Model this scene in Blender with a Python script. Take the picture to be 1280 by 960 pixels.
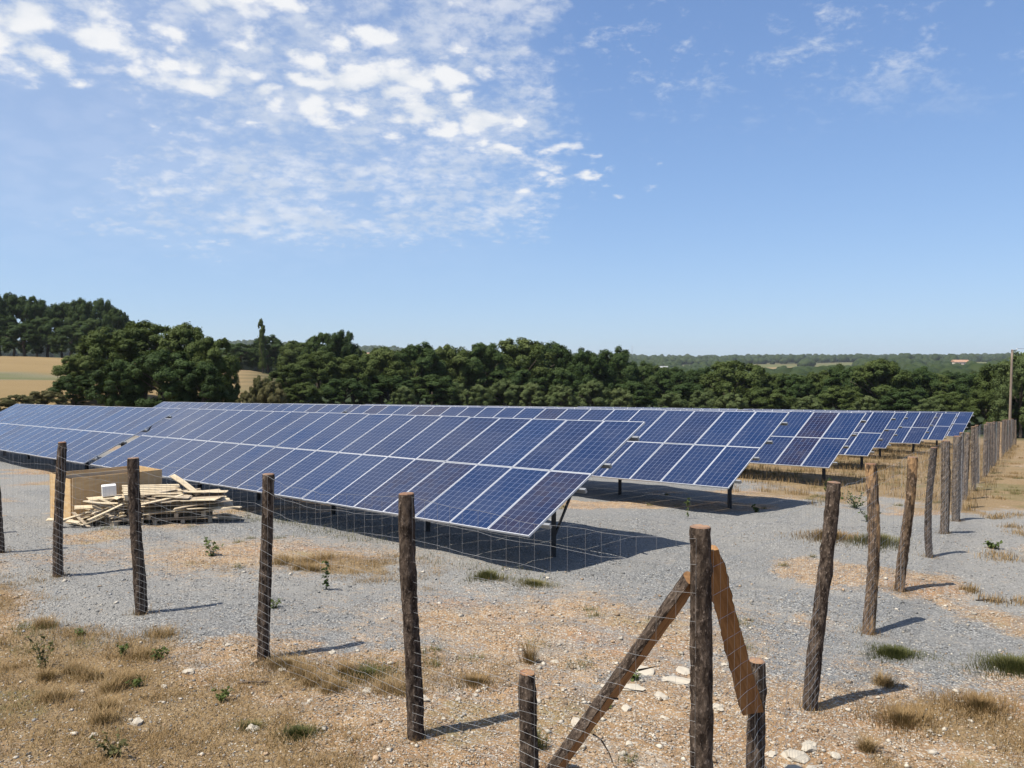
import bpy, bmesh, math, random
import numpy as np
from mathutils import Vector, Matrix, Quaternion

# ------------------------------------------------------------------ clear
for o in list(bpy.data.objects): bpy.data.objects.remove(o)
scene = bpy.context.scene
C = scene.collection
random.seed(7); RNG = np.random.default_rng(7)

# ------------------------------------------------------------------ camera
CZ = 3.4                                   # eye height over the site datum
cam_d = bpy.data.cameras.new('camera'); cam = bpy.data.objects.new('camera', cam_d); C.objects.link(cam)
cam_d.sensor_width = 36.0; cam_d.lens = 1035.0/1280.0*36.0
cam_d.clip_start = 0.1; cam_d.clip_end = 20000
PITCH = math.atan(25.0/1035.0)
cam.location = (0, 0, CZ); cam.rotation_euler = (math.pi/2 - PITCH, 0, 0)
scene.camera = cam

# ------------------------------------------------------------------ sun + sky
SUN_AZ, SUN_EL = math.radians(58.8), math.radians(63.0)   # direction the light travels to / height
sd = Vector((math.cos(SUN_EL)*math.sin(SUN_AZ), math.cos(SUN_EL)*math.cos(SUN_AZ), -math.sin(SUN_EL)))
sun_d = bpy.data.lights.new('sun', 'SUN'); sun = bpy.data.objects.new('sun', sun_d); C.objects.link(sun)
sun_d.energy = 5.0; sun_d.angle = math.radians(0.53); sun_d.color = (1.0, 0.94, 0.84)
sun.rotation_euler = sd.to_track_quat('-Z', 'Y').to_euler(); sun.location = (-30, -20, 60)

world = bpy.data.worlds.new('World'); scene.world = world; world.use_nodes = True
wt = world.node_tree; wt.nodes.clear()
def WN(t, **k):
    n = wt.nodes.new(t)
    for a, b in k.items(): setattr(n, a, b)
    return n
def wl(a, b): wt.links.new(a, b)
def wmath(op, a, b=None, c=None, clamp=False):
    n = WN('ShaderNodeMath', operation=op, use_clamp=clamp)
    for i, v in enumerate((a, b, c)):
        if v is None: continue
        if isinstance(v, (int, float)): n.inputs[i].default_value = v
        else: wl(v, n.inputs[i])
    return n.outputs[0]
def wsm(x, lo, hi):
    n = WN('ShaderNodeMapRange', interpolation_type='SMOOTHSTEP')
    wl(x, n.inputs[0]); n.inputs[1].default_value = lo; n.inputs[2].default_value = hi
    return n.outputs[0]
sky = WN('ShaderNodeTexSky', sky_type='NISHITA', sun_disc=False)
sky.sun_elevation = SUN_EL; sky.sun_rotation = math.pi + SUN_AZ
sky.altitude = 100; sky.air_density = 1.0; sky.dust_density = 0.15; sky.ozone_density = 2.2
tc = WN('ShaderNodeTexCoord'); sep = WN('ShaderNodeSeparateXYZ'); wl(tc.outputs['Generated'], sep.inputs[0])
dx, dy, dz = sep.outputs
az = wmath('MULTIPLY', wmath('ARCTAN2', dx, dy), 57.2958)          # degrees, 0 straight ahead, + right
el = wmath('MULTIPLY', wmath('ARCSINE', dz), 57.2958)              # degrees above the horizon
# cloud-deck coordinates, softened toward the horizon
den = wmath('ADD', wmath('MAXIMUM', dz, 0.0), 0.29)
comb = WN('ShaderNodeCombineXYZ'); wl(wmath('DIVIDE', dx, den), comb.inputs[0]); wl(wmath('DIVIDE', dy, den), comb.inputs[1])
def wnoise(scale, detail, rough, off=0.0, dist=0.0, lac=2.0):
    m = WN('ShaderNodeMapping'); wl(comb.outputs[0], m.inputs[0]); m.inputs['Location'].default_value = (off, off*0.7, off*0.3)
    n = WN('ShaderNodeTexNoise'); wl(m.outputs[0], n.inputs['Vector'])
    n.inputs['Scale'].default_value = scale; n.inputs['Detail'].default_value = detail
    n.inputs['Roughness'].default_value = rough; n.inputs['Distortion'].default_value = dist; n.inputs['Lacunarity'].default_value = lac
    return n.outputs[0]
big = wnoise(1.1, 3, 0.5, 3.1)
puff = wnoise(13.0, 12, 0.64, 1.7, 0.1); mid = wnoise(5.0, 6, 0.6, 7.9, 0.3)
fine = wnoise(26.0, 10, 0.68, 9.3, 0.25)
wis = wnoise(4.0, 6, 0.6, 5.2, 0.4)
def wcells(scale, warp, off):
    nz = WN('ShaderNodeTexNoise'); wl(comb.outputs[0], nz.inputs['Vector']); nz.inputs['Scale'].default_value = scale*0.9; nz.inputs['Detail'].default_value = 5
    sc = WN('ShaderNodeVectorMath', operation='MULTIPLY_ADD'); wl(nz.outputs[1], sc.inputs[0]); sc.inputs[1].default_value = (warp, warp, 0); wl(comb.outputs[0], sc.inputs[2])
    mp = WN('ShaderNodeMapping'); wl(sc.outputs[0], mp.inputs[0]); mp.inputs['Location'].default_value = (off, off*1.3, 0)
    v = WN('ShaderNodeTexVoronoi', feature='SMOOTH_F1'); wl(mp.outputs[0], v.inputs['Vector']); v.inputs['Scale'].default_value = scale; v.inputs['Smoothness'].default_value = 0.35
    return v.outputs['Distance']
cells = wcells(15.5, 0.11, 0.4); cells2 = wcells(25.0, 0.07, 2.4)
jig = wmath('MULTIPLY', wmath('SUBTRACT', big, 0.5), 22.0)
# thick bank of puffs high on the left; its right edge slants away and its foot rises to the left
edge = wmath('ADD', wmath('ADD', az, wmath('MULTIPLY', wmath('SUBTRACT', el, 16.0), 1.15)), wmath('MULTIPLY', jig, 0.5))
foot = wmath('ADD', wmath('SUBTRACT', el, wmath('MULTIPLY', az, -0.13)), wmath('MULTIPLY', jig, 0.25))
bank = wmath('MULTIPLY', wmath('SUBTRACT', 1.0, wsm(edge, -4.0, 12.0)), wsm(foot, 9.0, 14.5))
thin = wmath('MULTIPLY', wmath('SUBTRACT', 1.0, wsm(wmath('ADD', az, jig), -2.0, 12.0)),
             wmath('MULTIPLY', wsm(wmath('ADD', el, wmath('MULTIPLY', jig, 0.2)), 5.5, 10.0), wsm(wmath('ADD', az, jig), -36.0, -18.0)))
den1 = wmath('ADD', wmath('ADD', wmath('ADD', wmath('MULTIPLY', puff, 1.25), wmath('MULTIPLY', mid, 0.50)), wmath('MULTIPLY', wmath('SUBTRACT', 0.42, cells), 0.75)), wmath('MULTIPLY', wmath('SUBTRACT', bank, 1.0), 0.75))
cov1 = wmath('MULTIPLY', wsm(den1, 0.60, 1.01), 0.98)
den2 = wmath('ADD', wmath('ADD', wmath('ADD', wmath('MULTIPLY', fine, 1.1), wmath('MULTIPLY', wmath('SUBTRACT', mid, 0.5), 0.7)), wmath('MULTIPLY', wmath('SUBTRACT', 0.42, cells2), 0.4)), wmath('MULTIPLY', wmath('SUBTRACT', thin, 1.0), 0.6))
cov2 = wmath('MULTIPLY', wsm(den2, 0.26, 0.82), 0.60)
cov3 = wmath('MULTIPLY', wsm(wmath('ADD', wmath('MULTIPLY', wis, 0.55), wmath('MULTIPLY', fine, 0.45)), 0.515, 0.66), wmath('MULTIPLY', wsm(el, 13.0, 21.0), 0.6))
cov = wmath('MAXIMUM', wmath('MAXIMUM', cov1, cov2), cov3, clamp=True)
veil = wmath('MULTIPLY', wmath('SUBTRACT', 1.0, wsm(wmath('ADD', az, jig), -18.0, 8.0)), wmath('MULTIPLY', wsm(el, 3.0, 12.0), 0.22))
cov = wmath('ADD', cov, wmath('MULTIPLY', veil, wmath('SUBTRACT', 1.0, cov)))
shade = wsm(wmath('ADD', wnoise(5.0, 5, 0.6, 21.0), wmath('MULTIPLY', wmath('SUBTRACT', 0.4, cells), 0.5)), 0.30, 0.62)
ccol = WN('ShaderNodeMix', data_type='RGBA'); wl(shade, ccol.inputs[0])
ccol.inputs[6].default_value = (4.0, 4.3, 4.75, 1); ccol.inputs[7].default_value = (5.15, 5.2, 5.3, 1)
# the sky's own colours, softly compressed so the horizon keeps its blue: a*c/(1+k*c)
v1 = WN('ShaderNodeVectorMath', operation='MULTIPLY_ADD'); wl(sky.outputs[0], v1.inputs[0]); v1.inputs[1].default_value = (0.170, 0.130, 0.116); v1.inputs[2].default_value = (1, 1, 1)
v2 = WN('ShaderNodeVectorMath', operation='MULTIPLY'); wl(sky.outputs[0], v2.inputs[0]); v2.inputs[1].default_value = (0.925, 1.055, 1.345)
v3 = WN('ShaderNodeVectorMath', operation='DIVIDE'); wl(v2.outputs[0], v3.inputs[0]); wl(v1.outputs[0], v3.inputs[1])
mixc = WN('ShaderNodeMix', data_type='RGBA'); wl(cov, mixc.inputs[0]); wl(v3.outputs[0], mixc.inputs[6]); wl(ccol.outputs[2], mixc.inputs[7])
bg = WN('ShaderNodeBackground'); bg.inputs[1].default_value = 0.122; wl(mixc.outputs[2], bg.inputs[0])
wo = WN('ShaderNodeOutputWorld'); wl(bg.outputs[0], wo.inputs[0])

vs = scene.view_settings
vs.view_transform = 'Standard'; vs.look = 'None'; vs.exposure = 0.55; vs.gamma = 1.0; vs.use_curve_mapping = False
scene.render.engine = 'CYCLES'
scene.render.resolution_x = 1024; scene.render.resolution_y = 768
scene.cycles.max_bounces = 6; scene.cycles.transparent_max_bounces = 6

# ------------------------------------------------------------------ helpers
def hash2(ix, iy, seed):
    h = (ix.astype(np.int64)*374761393 + iy.astype(np.int64)*668265263 + seed*1442695041) & 0x7fffffff
    h = ((h ^ (h >> 13))*1274126177) & 0x7fffffff
    return ((h ^ (h >> 16)) & 0xffff)/65535.0
def vnoise(x, y, s, seed=0):
    x = np.asarray(x, float)*s; y = np.asarray(y, float)*s
    ix = np.floor(x); iy = np.floor(y); fx = x-ix; fy = y-iy
    fx = fx*fx*(3-2*fx); fy = fy*fy*(3-2*fy)
    a = hash2(ix, iy, seed); b = hash2(ix+1, iy, seed); c = hash2(ix, iy+1, seed); d = hash2(ix+1, iy+1, seed)
    return a+(b-a)*fx+(c-a)*fy+(a-b-c+d)*fx*fy
def fbm(x, y, s, oct=4, seed=0, gain=0.5):
    t = 0; amp = 1; n = 0
    for k in range(oct):
        t = t+amp*vnoise(x, y, s*2**k, seed+k*17); n += amp; amp *= gain
    return t/n
def sstep(a, b, x):
    t = np.clip((np.asarray(x, float)-a)/(b-a), 0, 1); return t*t*(3-2*t)

def npmesh(name, V, F, attrs=None, smooth=False, uvs=None):
    V = np.asarray(V, np.float32); F = np.asarray(F, np.int32); k = F.shape[1]
    me = bpy.data.meshes.new(name)
    me.vertices.add(len(V)); me.vertices.foreach_set('co', V.ravel())
    me.loops.add(F.size); me.loops.foreach_set('vertex_index', F.ravel())
    me.polygons.add(len(F)); me.polygons.foreach_set('loop_start', np.arange(0, F.size, k, dtype=np.int32))
    if smooth: me.polygons.foreach_set('use_smooth', np.ones(len(F), bool))
    me.update(calc_edges=True)
    for an, (typ, arr) in (attrs or {}).items():
        a = me.attributes.new(an, typ, 'POINT')
        if typ == 'FLOAT': a.data.foreach_set('value', np.asarray(arr, np.float32).ravel())
        else: a.data.foreach_set('color', np.asarray(arr, np.float32).ravel())
    return me
def link(name, me, mats=None, parent=None, loc=None):
    o = bpy.data.objects.new(name, me); C.objects.link(o)
    if mats is not None:
        for m in (mats if isinstance(mats, (list, tuple)) else [mats]):
            if len(me.materials) < (len(mats) if isinstance(mats, (list, tuple)) else 1): me.materials.append(m)
    if parent is not None: o.parent = parent
    if loc is not None: o.location = loc
    return o
def empty(name, loc=(0, 0, 0), rz=0.0):
    o = bpy.data.objects.new(name, None); C.objects.link(o); o.location = loc; o.rotation_euler = (0, 0, rz); o.empty_display_size = 0.3
    return o
def tag(o, label=None, cat=None, group=None, kind=None):
    if label: o['label'] = label
    if cat: o['category'] = cat
    if group: o['group'] = group
    if kind: o['kind'] = kind
    return o
class MB:
    """collects boxes and tubes for one mesh"""
    def __init__(s): s.v = []; s.f = []
    def box(s, c, size, R=None):
        b = len(s.v); hx, hy, hz = size[0]/2, size[1]/2, size[2]/2
        for z in (-hz, hz):
            for x, y in ((-hx, -hy), (hx, -hy), (hx, hy), (-hx, hy)):
                p = Vector((x, y, z)); p = R @ p if R else p
                s.v.append(tuple(p+Vector(c)))
        for q in ((3, 2, 1, 0), (4, 5, 6, 7), (0, 1, 5, 4), (1, 2, 6, 5), (2, 3, 7, 6), (3, 0, 4, 7)): s.f.append(tuple(b+i for i in q))
        return s
    def bar(s, p0, p1, w, h, up=Vector((0, 0, 1))):
        p0 = Vector(p0); p1 = Vector(p1); d = (p1-p0); L = d.length; d = d/L
        x = d.cross(up).normalized(); z = x.cross(d).normalized()
        R = Matrix((x, d, z)).transposed()
        return s.box((p0+p1)/2, (w, L, h), R)
    def tube(s, pts, rad, n=6, cap=True):
        pts = [Vector(p) for p in pts]; b = len(s.v)
        if isinstance(rad, (int, float)): rad = [rad]*len(pts)
        for i, p in enumerate(pts):
            d = (pts[min(i+1, len(pts)-1)]-pts[max(i-1, 0)]).normalized()
            a = d.cross(Vector((0.31, 0.2, 0.93))); a = a.normalized() if a.length > 1e-3 else d.cross(Vector((1, 0, 0))).normalized()
            c = d.cross(a)
            for k in range(n):
                t = 2*math.pi*k/n; s.v.append(tuple(p+a*math.cos(t)*rad[i]+c*math.sin(t)*rad[i]))
        for i in range(len(pts)-1):
            for k in range(n):
                s.f.append((b+i*n+k, b+i*n+(k+1) % n, b+(i+1)*n+(k+1) % n, b+(i+1)*n+k))
        if cap:
            s.f.append(tuple(b+k for k in range(n))[::-1]); e = b+(len(pts)-1)*n; s.f.append(tuple(e+k for k in range(n)))
        return s
    def mesh(s, name, smooth=False, bevel=0.0):
        me = bpy.data.meshes.new(name); me.from_pydata(s.v, [], s.f)
        if bevel:
            bm = bmesh.new(); bm.from_mesh(me)
            bmesh.ops.bevel(bm, geom=bm.edges[:], offset=bevel, segments=1, affect='EDGES'); bm.to_mesh(me); bm.free()
        if smooth: me.polygons.foreach_set('use_smooth', np.ones(len(me.polygons), bool))
        me.update(); return me
    def build(s, name, mat, parent=None, loc=None, **k): return link(name, s.mesh(name, **k), mat, parent, loc)

# ------------------------------------------------------------------ material kit
def newmat(name):
    m = bpy.data.materials.new(name); m.use_nodes = True; nt = m.node_tree; nt.nodes.clear()
    out = nt.nodes.new('ShaderNodeOutputMaterial'); b = nt.nodes.new('ShaderNodeBsdfPrincipled'); nt.links.new(b.outputs[0], out.inputs[0])
    return m, NT(nt), b, out
class NT:
    def __init__(s, nt): s.nt = nt
    def n(s, t, **k):
        n = s.nt.nodes.new(t)
        for a, b in k.items(): setattr(n, a, b)
        return n
    def l(s, a, b): s.nt.links.new(a, b)
    def put(s, v, sock):
        if isinstance(v, (int, float)): sock.default_value = v
        elif isinstance(v, tuple): sock.default_value = (v+(1,))[:4] if len(sock.default_value) == 4 else v
        else: s.l(v, sock)
    def math(s, op, a, b=None, c=None, clamp=False):
        n = s.n('ShaderNodeMath', operation=op, use_clamp=clamp)
        for i, v in enumerate((a, b, c)):
            if v is not None: s.put(v, n.inputs[i])
        return n.outputs[0]
    def sm(s, x, lo, hi, a=0.0, b=1.0):
        n = s.n('ShaderNodeMapRange', interpolation_type='SMOOTHSTEP'); s.put(x, n.inputs[0])
        for i, v in enumerate((lo, hi, a, b)): s.put(v, n.inputs[i+1])
        return n.outputs[0]
    def mix(s, f, a, b, blend='MIX'):
        n = s.n('ShaderNodeMix', data_type='RGBA', blend_type=blend); s.put(f, n.inputs[0]); s.put(a, n.inputs[6]); s.put(b, n.inputs[7]); return n.outputs[2]
    def map(s, v, scale=(1, 1, 1), loc=(0, 0, 0)):
        n = s.n('ShaderNodeMapping'); s.l(v, n.inputs[0]); n.inputs['Scale'].default_value = scale; n.inputs['Location'].default_value = loc; return n.outputs[0]
    def noise(s, v, scale, detail=4, rough=0.55, dist=0.0, col=False):
        n = s.n('ShaderNodeTexNoise'); s.l(v, n.inputs['Vector']); n.inputs['Scale'].default_value = scale; n.inputs['Detail'].default_value = detail
        n.inputs['Roughness'].default_value = rough; n.inputs['Distortion'].default_value = dist; return n.outputs[1 if col else 0]
    def vor(s, v, scale, out='Color', feature='F1', rnd=1.0):
        n = s.n('ShaderNodeTexVoronoi', feature=feature); s.l(v, n.inputs['Vector']); n.inputs['Scale'].default_value = scale; n.inputs['Randomness'].default_value = rnd; return n.outputs[out]
    def ramp(s, f, stops):
        n = s.n('ShaderNodeValToRGB'); s.put(f, n.inputs[0]); e = n.color_ramp.elements
        while len(e) < len(stops): e.new(0.5)
        for i, (p, c) in enumerate(stops): e[i].position = p; e[i].color = tuple(c)+(1,)
        return n.outputs[0]
    def bump(s, h, strength, dist, normal=None):
        n = s.n('ShaderNodeBump'); s.l(h, n.inputs['Height']); n.inputs['Strength'].default_value = strength; n.inputs['Distance'].default_value = dist
        if normal is not None: s.l(normal, n.inputs['Normal'])
        return n.outputs[0]
    def attr(s, name, out='Fac'):
        n = s.n('ShaderNodeAttribute', attribute_name=name); return n.outputs[out]
    def obj(s): return s.n('ShaderNodeTexCoord').outputs['Object']
    def pos(s): return s.n('ShaderNodeNewGeometry').outputs['Position']
    def rnd(s): return s.n('ShaderNodeObjectInfo').outputs['Random']
    def sepx(s, v, i):
        n = s.n('ShaderNodeSeparateXYZ'); s.l(v, n.inputs[0]); return n.outputs[i]

def simple(name, col, rough=0.6, metal=0.0, var=0.15, scale=8.0, bump=0.0, spec=0.5):
    m, t, b, o = newmat(name); v = t.obj(); n = t.noise(v, scale, 5)
    c = t.mix(n, tuple(x*(1-var) for x in col), tuple(min(1, x*(1+var)) for x in col))
    t.l(c, b.inputs['Base Color']); b.inputs['Roughness'].default_value = rough; b.inputs['Metallic'].default_value = metal; b.inputs['Specular IOR Level'].default_value = spec
    if bump: t.l(t.bump(n, bump, 0.02), b.inputs['Normal'])
    return m

# ================================================================== TERRAIN
ROWA = [(0.28, 13.9, -2.90), (5.41, 20.65, -3.10), (10.94, 28.52, -3.58), (15.39, 35.75, -3.98), (19.84, 43.89, -4.47), (24.83, 50.38, -4.86), (30.44, 58.4, -5.38), (34.79, 64.06, -5.62)]
RD = Vector((-0.71951, 0.69405, -0.02457)); RS = Vector((0.61103, 0.64947, 0.45258))
PW, PL = 1.012, 1.938                       # module pitch across / up the slope
GAPT = 0.62                                 # gap between the two tables of a row
FC = Vector((1.33, 5.77)); FL = Vector((-0.752, 0.659)).normalized(); FR = Vector((0.5395, 0.842)).normalized()
POST_L = [(-0.87, 7.42), (-2.89, 9.55), (-5.10, 11.32), (-7.37, 13.37), (-9.45, 15.21), (-11.6, 17.1), (-13.7, 18.9)]
POST_R = [(3.06, 8.42), (4.84, 11.17), (6.30, 13.38), (8.26, 16.30), (9.79, 18.67), (11.36, 21.09)]
ctrl = []
for a in ROWA:
    for n in (0, 10, 20, 30, 41): ctrl.append((a[0]+RD.x*PW*n, a[1]+RD.y*PW*n, a[2]+RD.z*PW*n-0.66))
ctrl += [(3.06, 8.42, -3.52), (-0.87, 7.42, -3.38), (-2.89, 9.55, -3.38), (-5.10, 11.32, -3.38), (-7.37, 13.37, -3.42), (4.84, 11.17, -3.62), (6.30, 13.38, -3.71), (8.26, 16.3, -3.83),
         (9.79, 18.67, -3.93), (11.36, 21.09, -4.04), (15.88, 28.24, -4.38), (25.33, 42.91, -5.19), (32.34, 54.14, -5.91), (40.5, 66.8, -6.7),
         (0, 0, -3.3), (-10, 4, -3.3), (10, 4, -3.6), (-14, 12, -3.35), (14, 10, -3.95), (-25, 20, -3.3), (25, 28, -4.4), (45, 55, -6.1)]
ctrl = np.array(ctrl)
def tpsk(r2): return np.where(r2 > 1e-9, 0.5*r2*np.log(np.maximum(r2, 1e-9)), 0.0)
n_ = len(ctrl)
K = tpsk(((ctrl[:, None, :2]-ctrl[None, :, :2])**2).sum(-1))+np.eye(n_)*60.0
Pm = np.c_[np.ones(n_), ctrl[:, :2]]
SOL = np.linalg.solve(np.block([[K, Pm], [Pm.T, np.zeros((3, 3))]]), np.r_[ctrl[:, 2], 0, 0, 0])
def site_z(x, y):
    x = np.asarray(x, float); y = np.asarray(y, float)
    z = SOL[n_]+SOL[n_+1]*x+SOL[n_+2]*y
    for i in range(n_): z = z+SOL[i]*tpsk((x-ctrl[i, 0])**2+(y-ctrl[i, 1])**2)
    return z
# wider land: bearing columns, each a list of (distance, height over the eye)
UCOL = np.array([-700, -150, 40, 160, 300, 450, 650, 850, 1050, 1250, 1500, 2200], float)
BEAR = np.arctan((UCOL-640)/1035.0)
RR = np.array([40, 70, 120, 200, 400, 800, 1500, 3000, 7000], float)
VV = np.array([  # where the surface lies below/above eye level, in 1/1035 of the distance (455 = level)
 [530, 495, 465, 447, 446, 450, 446, 441, 450],
 [530, 497, 466, 447, 446, 450, 446, 441, 450],
 [530, 499, 470, 447, 447, 452, 446, 438, 450],
 [530, 502, 476, 452, 452, 455, 444, 434, 450],
 [530, 504, 486, 462, 464, 462, 447, 433, 450],
 [540, 508, 500, 492, 484, 470, 452, 439, 450],
 [545, 514, 511, 506, 492, 474, 458, 447, 452],
 [545, 522, 514, 508, 494, 476, 457, 450, 453],
 [545, 535, 518, 509, 490, 474, 455, 450, 453],
 [550, 538, 522, 507, 486, 472, 454, 450, 453],
 [545, 525, 512, 500, 480, 468, 454, 450, 453],
 [540, 505, 490, 480, 470, 462, 457, 450, 453]], float)
ZZ = -(VV-455)/1035.0*RR[None, :]
RS_U = np.array([-400, -100, 130, 300, 410, 500, 600, 700, 900, 1100, 1280, 1420, 1800], float)
RS_V = np.array([45, 58, 62, 68, 75, 82, 92, 104, 104, 96, 92, 70, 50], float)
def far_z(x, y):
    r = np.hypot(x, y); b = np.arctan2(x, y); b = np.clip(b, BEAR[0], BEAR[-1])
    bi = np.interp(b, BEAR, np.arange(len(BEAR))); lr = np.interp(np.log(np.maximum(r, 1)), np.log(RR), np.arange(len(RR)))
    i = np.clip(np.floor(bi).astype(int), 0, len(BEAR)-2); j = np.clip(np.floor(lr).astype(int), 0, len(RR)-2)
    u = bi-i; v = lr-j; u = u*u*(3-2*u)
    return ZZ[i, j]*(1-u)*(1-v)+ZZ[i+1, j]*u*(1-v)+ZZ[i, j+1]*(1-u)*v+ZZ[i+1, j+1]*u*v
def site_r(x, y):
    b = np.arctan2(x, np.maximum(y, 1e-3)); u = 640+1035*np.tan(np.clip(b, -1.2, 1.2)); return np.interp(u, RS_U, RS_V)
def fence_d(x, y):
    """signed distances outside the two fence sides and run along the long side"""
    dL = (x-FC.x)*(-FL.y)*1.0+(y-FC.y)*FL.x            # left side: + outside (toward the camera)
    dR = (x-FC.x)*FR.y-(y-FC.y)*FR.x                   # long side: + outside
    t = (x-FC.x)*FR.x+(y-FC.y)*FR.y
    return dL, dR, t
def gz(x, y):
    x = np.asarray(x, float); y = np.asarray(y, float)
    r = np.hypot(x, y); R = site_r(x, y)
    w = np.where(y > 0, sstep(1.0, 1.45, r/R), sstep(20, 60, r))
    fz = np.where(y > 0, far_z(x, y), -3.3)
    z = site_z(np.clip(x, -70, 70), np.clip(y, -30, 120))*(1-w)+fz*w
    nearf = 1-sstep(60, 200, r)
    z = z+(fbm(x, y, 0.22, 3, 5)-0.5)*0.16*nearf+(fbm(x, y, 0.8, 4, 9, 0.6)-0.5)*0.13*(1-sstep(20, 45, r))
    dL_, dR_, t2_ = fence_d(x, y); nn_ = (fbm(x, y, 0.16, 3, 307)-0.5)*1.6; sd_ = np.where(x < FC.x+2.0+0.35*(y-6), -dL_, -dR_)+nn_
    for off_ in (1.9, 3.55, 6.2, 7.8): z = z-0.035*np.exp(-((sd_-off_)/0.30)**2)*(1-sstep(16, 30, r))      # wheel ruts
    z = z+(fbm(x, y, 0.004, 4, 31)-0.5)*14*sstep(500, 1800, r)
    return z+CZ
def g1(x, y): return float(gz(np.array([x]), np.array([y]))[0])

def axis(lo, hi, step, far, grow=1.13):
    a = list(np.arange(lo, hi, step)); s = step; x = a[-1]
    while x < far: s *= grow; x += s; a.append(x)
    s = step; x = a[0]; b = []
    while x > -far: s *= grow; x -= s; b.append(x)
    return np.array(b[::-1]+a)
gx = axis(-14, 16, 0.16, 9000); gy = axis(2.5, 30, 0.16, 9000)
gy = gy[gy > -900]
X, Y = np.meshgrid(gx, gy); XX = X.ravel(); YY = Y.ravel(); ZG = gz(XX, YY)
ni, nj = X.shape
idx = np.arange(ni*nj).reshape(ni, nj)
F = np.stack([idx[:-1, :-1], idx[:-1, 1:], idx[1:, 1:], idx[1:, :-1]], -1).reshape(-1, 4)
dL, dR, tt = fence_d(XX, YY)
rr = np.hypot(XX, YY)
nA = fbm(XX, YY, 0.35, 4, 101); nB = fbm(XX, YY, 0.9, 4, 211); nC = fbm(XX, YY, 0.16, 3, 307)
soil = np.maximum(sstep(-0.3, 1.3, dL+(nA-0.5)*3.4-0.25), sstep(1.7, 3.4, dR+(nA-0.5)*3.0-0.8*sstep(14, 6, YY)*0))
soil = np.maximum(soil, sstep(10.4, 8.4, YY+(nA-0.5)*3.0)*0.85*sstep(-2.5, -1.0, XX))
soil = np.maximum(soil, sstep(0.54, 0.70, nA)*0.72)                     # pale earthy patches in the gravel
soil = np.maximum(soil, 1.05*np.exp(-(((XX-0.4)/3.0)**2+((YY-11.0)/1.9)**2))*(0.30+nB))
soil = np.maximum(soil, 0.95*np.exp(-(((XX+5.0)/3.2)**2+((YY-15.4)/1.8)**2))*(0.4+nB))
meadow = sstep(18.5, 23.5, tt+(nA-0.5)*8-np.maximum(0, -dR-3)*0.30)
soil = np.maximum(soil, meadow*0.8)
dry = np.maximum(sstep(0.2, 1.6, dL+(nB-0.5)*2.0)*sstep(0.18, 0.46, nB+0.10*nC)*np.where(XX > -1.2, 0.65, 1.0), meadow*sstep(0.25, 0.5, nB+0.12))
dry = np.maximum(dry, np.exp(-(((XX+2.7)/1.5)**2+((YY-14.3)/0.9)**2))*1.1*sstep(0.35, 0.55, nB))
dry = np.maximum(dry, sstep(0.0, 0.8, dR-0.3)*sstep(0.50, 0.64, nB)*sstep(10.5, 9, YY))
dry = np.maximum(dry, sstep(2.2, 4.0, dR)*sstep(0.47, 0.60, nB)*0.8)
dry = np.maximum(dry, np.exp(-(((XX+1.9)/1.6)**2+((YY-8.9)/0.45)**2))*0.9)
dust = np.clip(sstep(0.45, 0.62, fbm(XX, YY, 0.13, 4, 611))*0.7, 0, 1)
for off_, wd_ in ((1.9, 0.32), (3.55, 0.32), (6.2, 0.30), (7.8, 0.30)):   # pale compacted wheel tracks along the inside of both fence sides
    tr_ = np.abs(np.minimum(-dL, 0)*0+np.where(XX < FC.x+2.0+0.35*(YY-6), -dL, -dR)+(nC-0.5)*1.6-off_)
    dust = np.maximum(dust, np.exp(-(tr_/wd_)**2)*0.75*sstep(0.32, 0.5, nA))
green = sstep(0.58, 0.72, fbm(XX, YY, 0.5, 3, 501))*np.maximum(dry, soil)*0.45
rat = rr/site_r(XX, YY)
b_ = np.degrees(np.arctan2(XX, YY))
outs = sstep(0.98, 1.12, rat)*(YY > 0)
field = outs*sstep(-17.0, -18.5, b_)*(rr < 900)                          # stubble field on the left rise
band = np.sin((rr-60)/(9.0+0.03*rr)+3.2*(fbm(XX, YY, 0.02, 3, 44)-0.5))*0.5+0.5
wood = outs*sstep(-17.5, -16.0, b_)*sstep(900, 500, rr)
hill = sstep(380, 520, rr)
fp = fbm(XX, YY, 0.0016, 3, 71); fq = fbm(XX, YY, 0.003, 3, 77)
straw = np.maximum(field*sstep(0.0, 0.16, band+0.2*(nC-0.5)), hill*sstep(0.52, 0.56, fp))
grassf = np.maximum(field*(1-sstep(0.0, 0.16, band+0.2*(nC-0.5))), hill*sstep(0.56, 0.60, fq)*(1-sstep(0.52, 0.56, fp)))
woodm = np.clip(np.maximum(wood, hill)-np.maximum(straw, grassf), 0, 1)
gme = npmesh('ground', np.c_[XX, YY, ZG], F, {k: ('FLOAT', v) for k, v in dict(m_soil=soil, m_dry=dry, m_green=green, m_straw=straw, m_grass=grassf, m_wood=woodm, m_meadow=meadow, m_dust=dust).items()}, smooth=True)

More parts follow.
